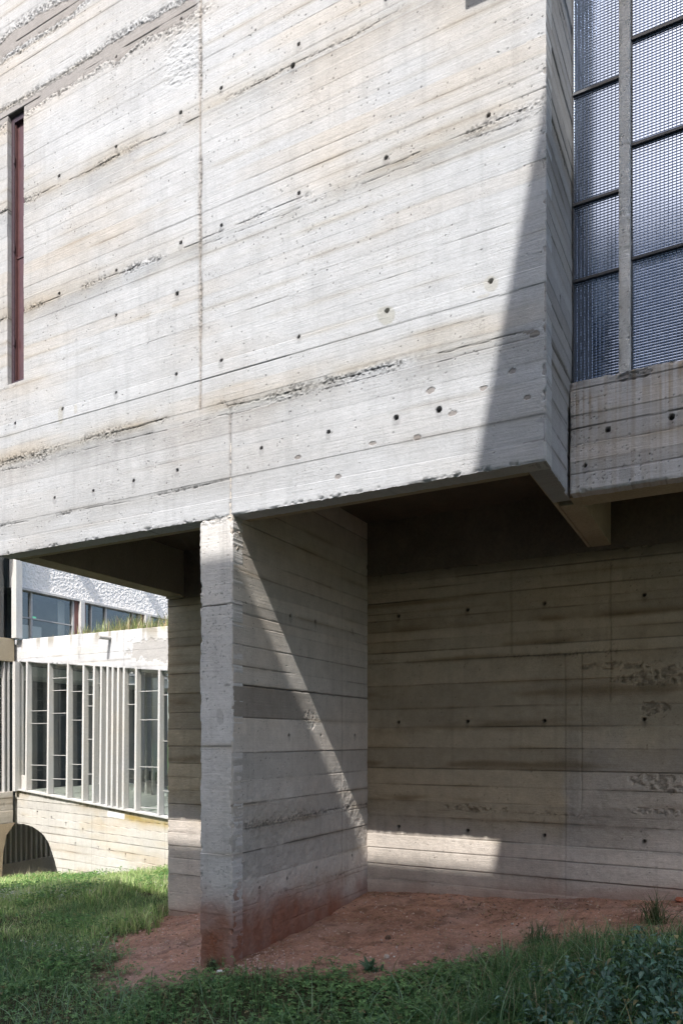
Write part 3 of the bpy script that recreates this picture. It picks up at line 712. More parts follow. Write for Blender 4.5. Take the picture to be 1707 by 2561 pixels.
# blade: base at the origin, grows in z and bends to +y
def blade_t(bend=.5, w=.045, seg=4):
    v = []
    for i in range(seg+1):
        t = i/seg; ww = w*(1-t**1.6)*.5+.001
        y = bend*t*t; z = t*(1-.32*bend*t)
        v += [(-ww, y, z), (ww, y, z)]
    f = [(2*i, 2*i+1, 2*i+3, 2*i+2) for i in range(seg)]
    return np.array(v), [np.array(f)]
def leaf_t(w=.6, fold=.12, droop=.15):
    # ovate leaf lying along +y, folded along the midrib
    pr = [(0, 0), (.12, .28), (.35, .5), (.6, .42), (.82, .2), (1, 0)]
    v = []
    for t, ww in pr:
        z = -droop*t*t
        v += [(-ww*w, t, z+fold*ww*2), (0, t, z), (ww*w, t, z+fold*ww*2)]
    f = []
    for i in range(len(pr)-1):
        f += [(3*i, 3*i+1, 3*i+4, 3*i+3), (3*i+1, 3*i+2, 3*i+5, 3*i+4)]
    return np.array(v), [np.array(f)]
def clover_t():
    v = []; f = []
    for k in range(3):
        a = k*2.094; base = len(v)
        for (x, y, z) in ((0,0,0),(-.30,.35,.06),(-.26,.72,.03),(0,.62,-.03),(.26,.72,.03),(.30,.35,.06)):
            v.append((x*math.cos(a)-y*math.sin(a), x*math.sin(a)+y*math.cos(a), z))
        f += [(base, base+3, base+2, base+1), (base, base+5, base+4, base+3)]
    return np.array(v), [np.array(f)]
def pts(n, x0, x1, y0, y1, dens=None):
    x = rng.uniform(x0, x1, n); y = rng.uniform(y0, y1, n)
    keep = np.ones(n, bool)
    if dens is not None: keep = rng.random(n) < dens(x, y)
    x, y = x[keep], y[keep]
    return x, y, ground(x, y)
def in_view(x, y, pad=.35):
    """keeps plants to the ground the photograph could show, with a margin all round"""
    Yc = -.4717*x+.8817*y; Xc = .8817*x+.4717*y
    return (Yc > 3.0) & (Xc > -.46*Yc-pad-.4) & (Xc < .46*Yc+pad+.5)
def greens(n, a, b, dead=.06, deadc=(.30, .25, .12), lum=.25):
    t = rng.random(n)[:, None]; c = np.array(a)*(1-t)+np.array(b)*t
    c = c*(1+lum*(rng.random(n)-.5)*2)[:, None]
    d = rng.random(n) < dead; c[d] = np.array(deadc)*(.7+.6*rng.random(d.sum()))[:, None]
    return np.clip(c, .005, .9)
M_leaf = leaf_mat('leaf', .42); M_gloss = leaf_mat('glossy_leaf', .38, .2); M_dry = leaf_mat('dry_straw', .7, .3)
bank = lambda x, y: sstep(-.1, .4, (x+1.04)*1.45+3.57-y)        # nettle bank to the right
def clearof(x, y):   # keep out of walls
    a = (x > UL-.03) & (y > 6.36)
    b_ = (x > -3.46) & (x < -3.11) & (y > F0-.03)
    c_ = (y > 10.03) & (x > -11.5)
    return ~(a | b_ | c_)
def gmask(x, y): return sstep(.16, -.22, dirt_sd(x, y)+.35*(vn(x*14, y*14, 699)-.5))*clearof(x, y)*in_view(x, y)
# low clover and creeping leaves
x, y, z = pts(170000, -8.5, 1.2, 2.8, 7.2, lambda x, y: gmask(x, y)*(1-.75*bank(x, y))*(.25+.9*sstep(.35, .6, fbm(x*1.8, y*1.8, 802, 3)))*sstep(8.4, 5.0, np.hypot(x, y)+1.5*(vn(x*1.5, y*1.5, 831)-.5)))
T, Ff = clover_t(); n = len(x); hh = rng.random(n)**.7*(.035+.075*fbm(x*3, y*3, 803, 3))
me = scatter('ground_cover', np.stack([x, y, z+hh], -1), T, Ff, rng.uniform(.012, .028, n), rng.uniform(0, 6.28, n), rng.normal(.0, .45, n),
    greens(n, (.08, .18, .065), (.26, .42, .15), .04, (.3, .25, .12), .35), M_leaf)
tag(link('ground_cover', me, M_leaf), 'low clover and creeping leaves carpeting the shaded lawn in the foreground', 'ground cover', None, 'stuff')
# grass blades, shaded foreground
x, y, z = pts(120000, -7.5, 1.2, 2.8, 6.8, lambda x, y: gmask(x, y)*(1-.5*bank(x, y))*(.12+.95*sstep(.42, .65, fbm(x*1.4+5, y*1.4, 804, 4))))
T, Ff = blade_t(.55, .05); n = len(x); ln = rng.uniform(.04, .13, n)*(.6+.9*fbm(x*1.2, y*1.2, 805, 3))
me = scatter('grass', np.stack([x, y, z-.004], -1), T, Ff, np.stack([np.maximum(ln, .07), ln, ln], -1), rng.uniform(0, 6.28, n), rng.normal(0, .38, n),
    greens(n, (.075, .17, .06), (.20, .34, .13), .07), M_leaf)
tag(link('grass', me, M_leaf), 'shaded tufty grass around the bare red earth', 'grass', None, 'stuff')
# tall arching blades, close to the camera
x, y, z = pts(2600, -5.5, .8, 3.0, 5.0, lambda x, y: gmask(x, y)*sstep(.45, .6, fbm(x*2, y*2, 806, 3)))
T, Ff = blade_t(.8, .028, 6); n = len(x); ln = rng.uniform(.12, .26, n)
me = scatter('tall_grass', np.stack([x, y, z-.004], -1), T, Ff, ln, rng.uniform(0, 6.28, n), rng.normal(0, .3, n), greens(n, (.20, .34, .20), (.34, .46, .26), .12), M_leaf)
tag(link('tall_grass', me, M_leaf), 'long arching grass blades standing above the low clover', 'grass', None, 'stuff')
# ranker grass on the bank to the right
x, y, z = pts(26000, -1.9, 1.1, 3.6, 5.6, lambda x, y: gmask(x, y)*sstep(-1.75, -1.0, x+.4*(vn(x*3, y*3, 815)-.5)))
T, Ff = blade_t(.75, .03, 6); n = len(x); ln = rng.uniform(.07, .24, n)*(.6+.6*vn(x*4, y*4, 816))
me = scatter('bank_grass', np.stack([x, y, z-.004], -1), T, Ff, ln, rng.uniform(0, 6.28, n), rng.normal(0, .35, n), greens(n, (.06, .14, .05), (.18, .30, .11), .12, (.38, .33, .2)), M_leaf)
tag(link('bank_grass', me, M_leaf), 'rank arching grass at the top of the bank on the right', 'grass', None, 'stuff')
# lit lawn on the left
x, y, z = pts(290000, -14, -4.6, 3.4, 10.1, lambda x, y: gmask(x, y)*sstep(3.6, 6.2, y+1.6*(vn(x*1.6, y*1.6, 830)-.5)-.12*(x+6))*(.35+.65*sstep(.3, .6, fbm(x*1.3, y*1.3, 807, 4))))
T, Ff = blade_t(.6, .075, 4); n = len(x); ln = rng.uniform(.04, .17, n)*(.35+.95*sstep(.3, .7, fbm(x*1.5, y*1.5, 808, 5)))
me = scatter('lawn', np.stack([x, y, z-.004], -1), T, Ff, np.stack([np.maximum(ln, .08), ln, ln], -1), rng.uniform(0, 6.28, n), rng.normal(0, .42, n),
    greens(n, (.20, .36, .10), (.56, .66, .29), .14, (.58, .54, .34), .35), M_leaf)
tag(link('lawn', me, M_leaf), 'long unmown lawn, sunlit in front of the walkway and shaded nearer', 'grass', None, 'stuff')
# leafy weeds in the lawn
x, y, z = pts(48000, -11, -4.6, 4.0, 9.6, lambda x, y: gmask(x, y)*sstep(.5, .66, fbm(x*1.5, y*1.5, 809, 4)))
T, Ff = leaf_t(.55); n = len(x)
me = scatter('lawn_weeds', np.stack([x, y, z+rng.uniform(.01, .15, n)], -1), T, Ff, rng.uniform(.02, .055, n), rng.uniform(0, 6.28, n), rng.uniform(-.2, .8, n),
    greens(n, (.08, .20, .055), (.20, .34, .10), .02), M_leaf)
tag(link('lawn_weeds', me, M_leaf), 'broad-leaved weeds growing among the grass of the lawn', 'weeds', None, 'stuff')
# tiny pale flower heads
x, y, z = pts(5200, -9.5, -4.6, 4.4, 7.2, lambda x, y: gmask(x, y)*sstep(.50, .66, fbm(x*1.1+3, y*1.1, 810, 3)))
T, Ff = clover_t(); n = len(x)
me = scatter('clover_flowers', np.stack([x, y, z+rng.uniform(.07, .14, n)], -1), T, Ff, rng.uniform(.010, .017, n), rng.uniform(0, 6.28, n), rng.normal(0, .6, n),
    greens(n, (.50, .52, .42), (.62, .62, .58), 0, lum=.1), M_dry)
tag(link('clover_flowers', me, M_dry), 'tiny pale flower heads dotted over the shaded lawn', 'flowers', None, 'stuff')
# nettles on the bank at the lower right
st = MB(); LP = []; LS = []; LY = []; LPi = []; LC = []
xs, ys, zs_ = pts(1300, -2.4, 1.1, 2.75, 5.0, lambda x, y: gmask(x, y)*sstep(-.12, .35, (x+1.28)*1.45+3.60-y+.6*(vn(x*3, y*3, 811)-.5)))
for x_, y_, z_ in zip(xs, ys, zs_):
    h_ = rng.uniform(.06, .20)*(.55+.6*sstep(-1.9, -.2, x_)); lx, ly = rng.normal(0, .03, 2); a0 = rng.uniform(0, 6.28)
    st.tube([(x_, y_, z_-.01), (x_+lx*.4, y_+ly*.4, z_+h_*.5), (x_+lx, y_+ly, z_+h_)], [.0018, .0015, .001], 3)
    nl = int(2+h_/.045)
    for k in range(nl):
        t = .25+.75*(k+1)/nl
        for s_ in (0, 1):
            LP.append((x_+lx*t, y_+ly*t, z_+h_*t)); LS.append(rng.uniform(.030, .058)*(1.15-.35*t)); LY.append(a0+k*1.57+s_*math.pi+rng.normal(0, .25)); LPi.append(rng.normal(-.15, .35))
T, Ff = leaf_t(.52, .10, .28); n = len(LP)
me = scatter('nettle_leaves', np.array(LP), T, Ff, np.array(LS), np.array(LY), np.array(LPi), greens(n, (.06, .14, .08), (.17, .27, .20), .04, (.32, .28, .13), .4), M_gloss)
tag(link('nettle_bank', me, M_gloss), 'bank of blue-green nettle-like leaves filling the lower right corner', 'undergrowth', None, 'stuff')
M_stem = plain('green_stem', (.07, .10, .04), .6)
tag(st.build('nettle_stems', M_stem), 'thin stems of the leafy bank at the lower right', 'undergrowth', None, 'stuff')
# straw and dead grass on the earth and round its rim
x, y, z = pts(26000, -6, 1, 3.7, 6.45, lambda x, y: clearof(x, y)*in_view(x, y)*(sstep(.25, .0, np.abs(dirt_sd(x, y)))*.55+.22*(dirt_sd(x, y) > 0))*(.3+fbm(x*4, y*4, 812, 3)*.9)*(x < 1))
T, Ff = blade_t(.35, .05, 3); n = len(x); ln = rng.uniform(.02, .08, n)
me = scatter('dry_grass', np.stack([x, y, z+.004], -1), T, Ff, ln, rng.uniform(0, 6.28, n), rng.normal(1.35, .3, n)*np.where(rng.random(n) < .5, 1, -1), greens(n, (.30, .22, .12), (.50, .40, .25), 0), M_dry)
tag(link('dry_grass', me, M_dry), 'dry straw littering the rim of the bare red earth', 'straw', None, 'stuff')
# pebbles
def stone_t(seed, n=7, sq=.7):
    r = np.random.default_rng(seed)
    v = [(0, 0, sq*.9)]; f3 = []; f4 = []
    rings = 4
    for i in range(1, rings):
        th = math.pi*i/rings
        for k in range(n):
            q = .78+.4*r.random(); a_ = 2*math.pi*(k+.4*r.random())/n
            v.append((math.sin(th)*math.cos(a_)*q, math.sin(th)*math.sin(a_)*q*.8, math.cos(th)*sq*q))
    v.append((0, 0, -sq*.9))
    for k in range(n): f3.append((0, 1+k, 1+(k+1) % n)); f3.append((len(v)-1, 1+(rings-2)*n+(k+1) % n, 1+(rings-2)*n+k))
    for i in range(rings-2):
        for k in range(n): f4.append((1+i*n+k, 1+(i+1)*n+k, 1+(i+1)*n+(k+1) % n, 1+i*n+(k+1) % n))
    return np.array(v), [np.array(f3), np.array(f4)]
x, y, z = pts(60000, -5.6, 1, 3.7, 6.45, lambda x, y: clearof(x, y)*in_view(x, y)*sstep(-.12, .06, dirt_sd(x, y))*(x < 1)*(.12+.9*sstep(.5, .7, fbm(x*2.3, y*2.3, 813, 4))*sstep(5.2, 4.3, y)+.10*sstep(.45, .7, fbm(x*5, y*5, 814, 3))))
T, Ff = stone_t(1, 5); n = len(x)
M_stone = leaf_mat('stone', .9, 0.0)
me = scatter('gravel', np.stack([x, y, z+.001], -1), T, Ff, .003+.010*rng.random(n)**4, rng.uniform(0, 6.28, n), rng.normal(0, .4, n), greens(n, (.40, .26, .21), (.60, .48, .42), .12, (.22, .15, .13)), M_stone)
tag(link('gravel', me, M_stone), 'fine pinkish gravel scattered over the red earth', 'gravel', None, 'stuff')
# leaf litter and twigs on the earth
x, y, z = pts(9000, -5.6, 1, 3.8, 6.36, lambda x, y: clearof(x, y)*in_view(x, y)*sstep(-.2, .0, dirt_sd(x, y))*(x < 1)*(.08+.7*sstep(.5, .7, fbm(x*2.7, y*2.7, 816, 4))+.7*sstep(6.15, 6.36, y)))
T, Ff = leaf_t(.5, .2, .3); n = len(x)
me = scatter('leaf_litter', np.stack([x, y, z+.006], -1), T, Ff, rng.uniform(.008, .028, n), rng.uniform(0, 6.28, n), rng.normal(0, .4, n), greens(n, (.13, .08, .045), (.34, .24, .13), .1, (.5, .42, .28), .4), M_dry)
tag(link('leaf_litter', me, M_dry), 'dead brown leaves and scraps on the bare red earth', 'leaf litter', None, 'stuff')
# single stones
def stone(x, y, r, seed, label, col=(.45, .38, .34), group=None):
    T, Ff = stone_t(seed, 9, .62); V = T*r; V[:, 2] += r*.35
    me = np_mesh('stone', V, Ff, col=np.full((len(V), 3), 1.)*np.array(col))
    o = link('stone', me, M_stone); o.location = (x, y, float(ground(x, y))); o.rotation_euler = (0, 0, seed*1.3)
    return tag(o, label, 'stone', group)
def onground(px, py):
    Xc = (px-853.5)/1862; D = 5.0
    for _ in range(30):
        u = D*(.8817*Xc-.4717); v = D*(.8817+.4717*Xc); zz = float(ground0(u, v)); D = D*.5+.5*(1.6-zz)*1862/(py-1848)
    return u, v
for (px, py, r, s_, lab, c) in (
    (967, 2394, .028, 2, 'largest pale angular stone, out on the open red earth below the corner of the recess', (.50, .43, .38)),
    (1173, 2248, .030, 3, 'flat reddish stone lying against the foot of the back wall', (.36, .22, .16)),
    (970, 2346, .030, 4, 'dark brown clod of earth on the bare ground in front of the wall corner', (.14, .09, .065)),
    (728, 2319, .034, 5, 'brown lump against the foot of the cross wall, halfway along it', (.17, .10, .07)),
    (629, 2372, .018, 6, 'small brown stone touching the cross wall near the pier', (.30, .19, .14)),
    (867, 2373, .013, 7, 'small rounded pinkish pebble alone to the upper left of the pale stone', (.46, .32, .26)),
    (985, 2396, .008, 8, 'tiny bright white chip beside the largest pale stone', (.75, .74, .70)),
    (1293, 2377, .020, 9, 'pale pinkish stone by the grass edge below the middle of the back wall', (.46, .38, .35)),
    (1280, 2313, .014, 10, 'small whitish stone on the red earth between the wall and the grass', (.55, .50, .46)),
    (650, 2430, .014, 11, 'rounded beige pebble in the gravel just right of the pier', (.48, .38, .31)),
    (1700, 2250, .045, 12, 'reddish brick lump at the foot of the back wall by the right edge', (.36, .13, .08))):
    u_, v_ = onground(px, py); stone(u_, min(v_, 6.33), r, s_, lab, c)
# white scrap by the pier foot
u_, v_ = onground(550, 2440); zz = float(ground(u_, v_))
M_white = plain('white_plastic', (.78, .78, .75), .5, var=.05)
sc = MB(); pr = []
for i, (t, r) in enumerate(((0, .010), (.012, .0125), (.030, .013), (.034, .010), (.044, .0075), (.052, .007))): pr.append((t, r))
sc.tube([(-.025+t, t*.35, .012+t*.06) for t, r in pr], [r for t, r in pr], 10)
o = sc.build('white_scrap', M_white, smooth=True); o.location = (u_, v_, zz+.002)
tag(o, 'small white plastic stub lying in the grass at the foot of the pier', 'litter')
# weeds that can be told apart
def weed(name, px, py, label, cat, h, nb, cA, cB, leafy=False, spread=.35, seed=0, at=None):
    r = np.random.default_rng(seed); u, v = at if at else onground(px, py)
    zz = float(ground(u, v)); n = nb
    if leafy: T, Ff = leaf_t(.20, .1, .35)
    else: T, Ff = blade_t(.7, .035, 6)
    P = np.stack([r.normal(0, h*.18, n), r.normal(0, h*.18, n), np.zeros(n)-.004], -1)
    t = r.random(n)[:, None]; c = np.array(cA)*(1-t)+np.array(cB)*t
    me = scatter(name, P, T, Ff, r.uniform(.5, 1.05, n)*h, r.uniform(0, 6.28, n), r.normal(.9 if leafy else 0, spread, n), c, M_leaf)
    o = link(name, me, M_leaf); o.location = (u, v, zz); return tag(o, label, cat)
weed('weed', 530, 2432, 'dull green tuft growing against the foot of the pier', 'weed', .11, 260, (.06, .09, .05), (.16, .17, .09), seed=1)
weed('dry_tuft', 408, 2285, 'straw-coloured dry tuft by the outer corner of the back wall', 'weed', .16, 120, (.26, .2, .1), (.36, .3, .17), seed=2)
weed('dandelion', 925, 2432, 'leafy rosette rising at the edge of the earth, right of the pier', 'weed', .13, 16, (.06, .14, .07), (.10, .19, .10), True, .3, 3)
weed('dry_stalk', 1424, 2345, 'tallest thin straw stalks above the grass below the back wall', 'weed', .33, 7, (.34, .29, .17), (.42, .36, .24), seed=4, spread=.16)
weed('dry_stalk', 500, 2445, 'thin straw wisps left of the pier foot', 'weed', .15, 12, (.34, .29, .17), (.42, .36, .24), seed=5, spread=.4)
weed('grass_tuft', 1345, 2360, 'dark grass tuft standing alone at the left end of the grassy bank', 'grass tuft', .20, 90, (.05, .10, .04), (.10, .16, .07), seed=6)
weed('grass_tuft', 1640, 2310, 'dark grass tuft with pale dry tips by the right edge', 'grass tuft', .26, 110, (.05, .10, .04), (.22, .22, .12), seed=7)
# cobweb in the corner of beam and pier
cw = MB()
for p, q in (((-3.62,4.27,3.17),(-3.44,4.30,2.94)),((-3.58,4.26,3.172),(-3.44,4.27,3.02)),((-3.70,4.28,3.17),(-3.44,4.29,2.86)),((-3.52,4.27,3.06),(-3.45,4.3,3.07)),((-3.55,4.27,3.1),(-3.5,4.29,3.03))):
    cw.tube([p, ((p[0]+q[0])/2, (p[1]+q[1])/2, (p[2]+q[2])/2-.01), q], .00007, 3)
tag(cw.build('cobweb', plain('cobweb_silk', (.22, .22, .22), .5)), 'sunlit cobweb threads strung between the soffit beam and the pier', 'cobweb')

# ================================================================== COVERED WALKWAY on the left, in full sun
V2 = 10.1; XL = -12.84; XR = -5.7
sill = lambda u: .552+(u+12.472)*-.0975
head = lambda u: 3.158+(u+12.813)*-.0905
walk = empty('covered_walkway', (-9, 10.1, -.8), 'sunlit concrete covered walkway with sloping floor and thin glazing fins', 'walkway')
def fascia_extra(a, z, H, C):
    m = np.maximum(blob(a, z, -9.25, 3.2, .55, .2, 900, 1.1), blob(a, z, -8.9, 3.12, .35, .18, 901, 1.1))
    C = C*(1-m[..., None])+m[..., None]*np.array([.42, .41, .40]); H = H-.006*m
    m = sstep(.5, .62, fbm(a*2, z*4, 902, 4))*sstep(.28, .05, z-head(a)); C = C*(1-.14*m)[..., None]
    dr = sstep(.6, .75, vn(a*16, z*.7, 903))*sstep(3.25, 3.58, z); C = C*(1-dr[..., None]*np.array([.38, .42, .5]))
    C = C*(1-.35*np.exp(-((a+11.02)/.05)**2)*sstep(.4, .6, fbm(a*20, z*3, 904, 3)))[..., None]
    m = sstep(3.48, 3.585, z)*sstep(-9.6, -8.6, a)*sstep(.4, .6, fbm(a*9, z*2, 905, 3)); C = C*(1-m[..., None]*np.array([.25, .32, .65]))
    return H, C
fnA = board_fn([2.9, 3.05, 3.2, 3.35, 3.5], (.5,)*3, (.58, .575, .56), (.58, .59, .61), 51, depth=.003, tone=.02, vjoints=[(-9.9, 2.8, 3.6, .2)], extra=fascia_extra, crack=.8)
panel('fascia', walk, M_far, (0, V2, 0), (1, 0, 0), (0, -1, 0), XL, XR, head, 3.587, .02, fnA, seed=52, skirt=.12, chip=.006)
rf = MB().ramp(XL, XR, V2+.121, V2+2.3, head(XL)+.01, head(XR)+.01, head(XL)+.22, head(XR)+.22).box(XL, XR, V2+2.1, V2+2.32, 3.25, 3.58).build('roof_slab', M_pale, walk)
def low_extra(a, z, H, C):
    s_ = sill(a)
    m = np.exp(-np.clip(s_-z-.02, 0, 9)/.10)*sstep(.35, .6, fbm(a*3, z*3, 910, 4)); C = C*(1-m[..., None]*np.array([.20, .31, .46]))
    m = np.exp(-((s_-z-.11)/.075)**2)*sstep(-10.5, -9.6, a)*(.35+1.1*fbm(a*7, z*2.5, 911, 5)); C = C*(1-m[..., None]*np.array([.22, .38, .80]))
    m = np.exp(-((s_-z-.04)/.035)**2)*sstep(.5, .62, fbm(a*20, z*14, 912, 3))*sstep(-9.3, -9.9, a); C = C*(1-m[..., None]*np.array([.45, .45, .5]))
    m = sstep(1, .85, np.maximum(np.abs((a+10.1)/.22), np.abs((s_-z-.12)/.055))+.3*(fbm(a*9, z*9, 913, 3)-.5)); C = C*(1-m[..., None])+np.array([.72, .72, .71])*m[..., None]
    m = sstep(.55, .7, fbm(a*1.2, z*2.2, 914, 4)); C = C*(1-m[..., None]*np.array([.02, .07, .15]))
    m = sstep(.5, -.3, z-(-.6-.14*(a+8.8)*-1)); C = C*(1-.0*m)[..., None]
    return H, C
hw = [(u_, sill(u_)-.36-.05*k, .012) for k, u_ in enumerate((-12.2, -11.8, -11.4, -10.95))]+[(-11.15,-.38),(-10.55,-.42),(-10.27,-.44),(-9.87,-.5),(-9.4,-.56),(-8.95,-.62)]
fnW = board_fn([-1.3, -1.12, -.96, -.82, -.66, -.52, -.37, -.22, -.06, .1, .26, .42], (.5,)*3, (.54, .49, .42), (.54, .525, .49), 61, depth=.006, tone=.04,
    vjoints=[(-10.72, -1.2, .2, .12), (-8.94, -1.2, .1, .1)], holes=hw, extra=low_extra, crack=.42, slope=-.035)
arch_u = np.array([-12.9, -12.577, -12.321, -12.149, -12.002, -11.878, -11.789, -11.689, -11.623, -11.557, -11.45])
arch_z = np.array([-.091, -.097, -.139, -.208, -.293, -.426, -.576, -.801, -.989, -1.191, -1.9])
def arch_hole(a, z): return (a < -11.45) & (z < np.interp(a, arch_u, arch_z))
panel('parapet_wall', walk, M_far, (0, V2+.01, 0), (1, 0, 0), (0, -1, 0), XL, XR, -1.75, sill, .0135, fnW, hole=arch_hole, seed=62, skirt=.25, chip=.004)
MB().ramp(XL, XR, V2-.05, V2+.20, sill(XL)+.002, sill(XR)+.002, sill(XL)+.03, sill(XR)+.03).build('sill', M_pale, walk)
MB().ramp(XL, XR, V2+.262, V2+2.2, sill(XL)-.28, sill(XR)-.28, sill(XL)-.02, sill(XR)-.02).build('floor', M_tile, walk)
MB().ramp(-11.3, XR, V2+.265, V2+2.2, -2.2, -2.2, sill(-11.3)-.283, sill(XR)-.283).build('understorey', M_pale, walk)
MB().ramp(XL, XR, V2+2.2, V2+2.28, sill(XL)-.3, sill(XR)-.3, sill(XL)+.12, sill(XR)+.12).build('rear_wall', M_inner, walk)
rb = tag(MB().box(-12.6, 1, 16.6, 19, -2.6, 4.2).build('concrete_block', concrete_plain('grey_court_concrete', (.24, .245, .24), (.29, .285, .27), boards=.3)), 'grey concrete block across the inner court, seen through the walkway glazing', 'building')
for k, u_ in enumerate((-12.2, -11.95, -11.5, -11.3, -11.12, -10.6, -10.1, -9.8, -9.6, -9.4, -8.9, -8.3, -7.9)):
    MB().ramp(u_, u_+.05, V2+2.05, V2+2.199, sill(u_)-.02, sill(u_)-.02, head(u_)+.01, head(u_)+.01).build('rear_fin', M_pale, walk)
MB().ramp(XL+.3, XR, V2+2.14, V2+2.198, sill(XL)+.2, sill(XR)+.2, sill(XL)+.45, sill(XR)+.45).build('rear_rail', M_inner_dark, walk)
mu = [-12.75,-12.509,-11.891,-11.363,-10.945,-10.673,-10.49,-10.328,-10.199,-10.062,-9.922,-9.626,-9.083,-8.75,-8.2,-7.9,-7.45,-7.0,-6.6,-6.2]
for k, u_ in enumerate(mu):
    w_ = .046
    fnm = board_fn([.9+.8*j for j in range(4)], (.5,)*3, (.58, .55, .50), (.56, .56, .56), 70+k, depth=.002, tone=.04, rough=.004)
    s0, h0 = float(sill(u_)), float(head(u_))
    me_ = MB(); me_.hexa([(u_, V2-.03, s0+.03), (u_+w_, V2-.03, s0+.03), (u_+w_, V2+.115, s0+.03), (u_, V2+.115, s0+.03), (u_, V2-.03+.03, h0+.02), (u_+w_, V2+.0, h0+.02), (u_+w_, V2+.115, h0+.02), (u_, V2+.115, h0+.02)])
    me_.build('fin', M_pale, walk, bevel=.004)
trans = {1:[2.158,1.908,1.08,.785], 2:[2.785,2.544,2.1,1.281,.822], 3:[2.509,1.96,1.113,.825], 4:[2.724,2.439,2.223,1.594,.934], 5:[2.64,.763], 10:[2.599,2.231,1.047], 11:[2.461,1.945,1.096,.36], 12:[2.381,1.562,.676]}
for k in range(len(mu)-1):
    a0, a1 = mu[k]+.046, mu[k+1]
    if k == 0:
        MB().ramp(a0+.001, a1-.001, V2+.05, V2+.09, sill(a0)+.03, sill(a1)+.03, sill(a0)+.30, sill(a1)+.30).build('infill_panel', M_pale, walk)
    pz = MB().ramp(a0+.001, a1-.001, V2+.095, V2+.101, sill(a0)+.031, sill(a1)+.031, head(a0)+.012, head(a1)+.012).build('pane', M_glass, walk)
    for zt in trans.get(k, []):
        MB().box(a0+.001, a1-.001, V2+.078, V2+.094, zt-.0055, zt+.0055).build('transom', M_white_bar, walk)
# spout with the stub shadow under it
MB().tube([(-10.24, V2+.05, 3.46), (-10.22, V2-.30, 3.44)], .035, 12).build('spout', M_body, walk)
# grass growing on the walkway roof
n = 4200; x = rng.uniform(-12.6, -7.5, n); y = rng.uniform(V2+.03, V2+.9, n)
bed = MB().box(XL+.05, XR, V2+.125, V2+2.09, 3.38, 3.54).build('planting_bed', M_ground, walk)
dens = sstep(.35, .6, fbm(x*2.2, y*2, 920, 3))*(.25+.75*sstep(-12.2, -11, x)); kp = rng.random(n) < dens; x, y = x[kp], y[kp]; n = len(x)
T, Ff = blade_t(.35, .045, 5); ln = rng.uniform(.12, .45, n)*(.35+.65*sstep(-12.3, -10, x))
me = scatter('roof_grass', np.stack([x, y, np.full(n, 3.53)], -1), T, Ff, ln, rng.uniform(0, 6.28, n), rng.normal(0, .22, n), greens(n, (.18, .25, .08), (.38, .40, .18), .25, (.45, .36, .22)), M_leaf)
tag(link('roof_grass', me, M_leaf), 'wild grass sprouting along the roof edge of the walkway', 'grass', None, 'stuff')
# seeding stalks in front of the arch
n = 420; x = rng.normal(-11.3, .65, n); y = rng.uniform(8.6, 9.7, n); z = ground(x, y)
T, Ff = blade_t(.6, .02, 5)
me = scatter('dry_stalks', np.stack([x, y, z], -1), T, Ff, rng.uniform(.12, .34, n), rng.uniform(0, 6.28, n), rng.normal(0, .35, n), greens(n, (.34, .30, .20), (.50, .46, .34), .1), M_dry)
tag(link('dry_stalks', me, M_dry), 'pale seeding stalks in front of the low arch', 'weeds', None, 'stuff')

# ================================================================== WING with rough white render
UW = -12.75
wing = empty('wing_building', (-14, 12, -1), 'taller wing behind the walkway with rough white render and a strip of windows', 'building')
def stucco_fn(a, z):
    H = (fbm(a*30, z*30, 930, 4)-.5)*.024+(fbm(a*60, z*60, 931, 3)-.5)*.012
    return H, np.broadcast_to(np.array([.78, .765, .73]), a.shape+(3,))
panel('rendered_wall', wing, M_stucco, (UW-.05, 0, 0), (0, 1, 0), (1, 0, 0), 10.1, 16, 4.66, 6.8, .014, stucco_fn, seed=932, skirt=.2, chip=.0)
MB().box(UW-.9, UW-.30, 10.0, 16, 4.66, 8).box(UW-4, UW-1.3, 5, 16, -3, 8).box(UW-1.3, UW-.2, 10.1, 16, 6.8, 8).build('wing_body', M_inner_dark, wing)
MB().box(UW-.2, UW+.01, 10.1, 16, 4.615, 4.66).build('lintel', M_pale, wing)
MB().box(UW, UW+.14, 9.95, 10.10, 3.6, 8).build('corner_fin', M_pale, wing, bevel=.006)
for v_ in (9.0, 11.07, 13.14, 15.2):
    MB().box(UW-.2, UW+.25, v_-.09, v_+.09, 6.0, 6.16).build('bracket', M_pale, wing)
# strip windows
stw = MB().box(UW-.10, UW-.03, 10.1, 16, 3.1, 3.16).build('strip_window', M_white_bar, wing)
def bar(v0, v1, mat, z0=3.16, z1=4.615, d=.05, nm='window_post'): MB().box(UW-.11, UW-.11+d, v0, v1, z0, z1).build(nm, mat, stw)
for v0, v1, mt in ((10.454,10.494,M_white_bar),(11.536,11.582,M_white_bar),(12.06,12.085,M_white_bar),(12.49,12.53,M_white_bar),(13.345,13.37,M_white_bar),(13.56,13.59,M_white_bar)): bar(v0, v1, mt, d=.06)
for v0, v1 in ((11.582,11.689),(11.797,11.891),(13.59,13.70),(13.87,13.93)): bar(v0, v1, M_brown, d=.07, nm='brown_panel')
for v0, v1 in ((11.689,11.797),(13.70,13.87)): bar(v0, v1, M_pale, d=.15, nm='concrete_post')
MB().box(UW-.108, UW-.065, 10.105, 11.535, 4.06, 4.085).build('transom', M_white_bar, stw)
MB().box(UW-.108, UW-.065, 12.09, 13.34, 3.70, 3.72).build('transom', M_white_bar, stw)
MB().box(UW-.10, UW-.094, 10.105, 15.9, 3.16, 4.614).build('pane', M_glass, stw)
MB().box(UW-.40, UW-.39, 10.45, 11.0, 3.3, 3.98).build('interior_board', M_stucco, stw)
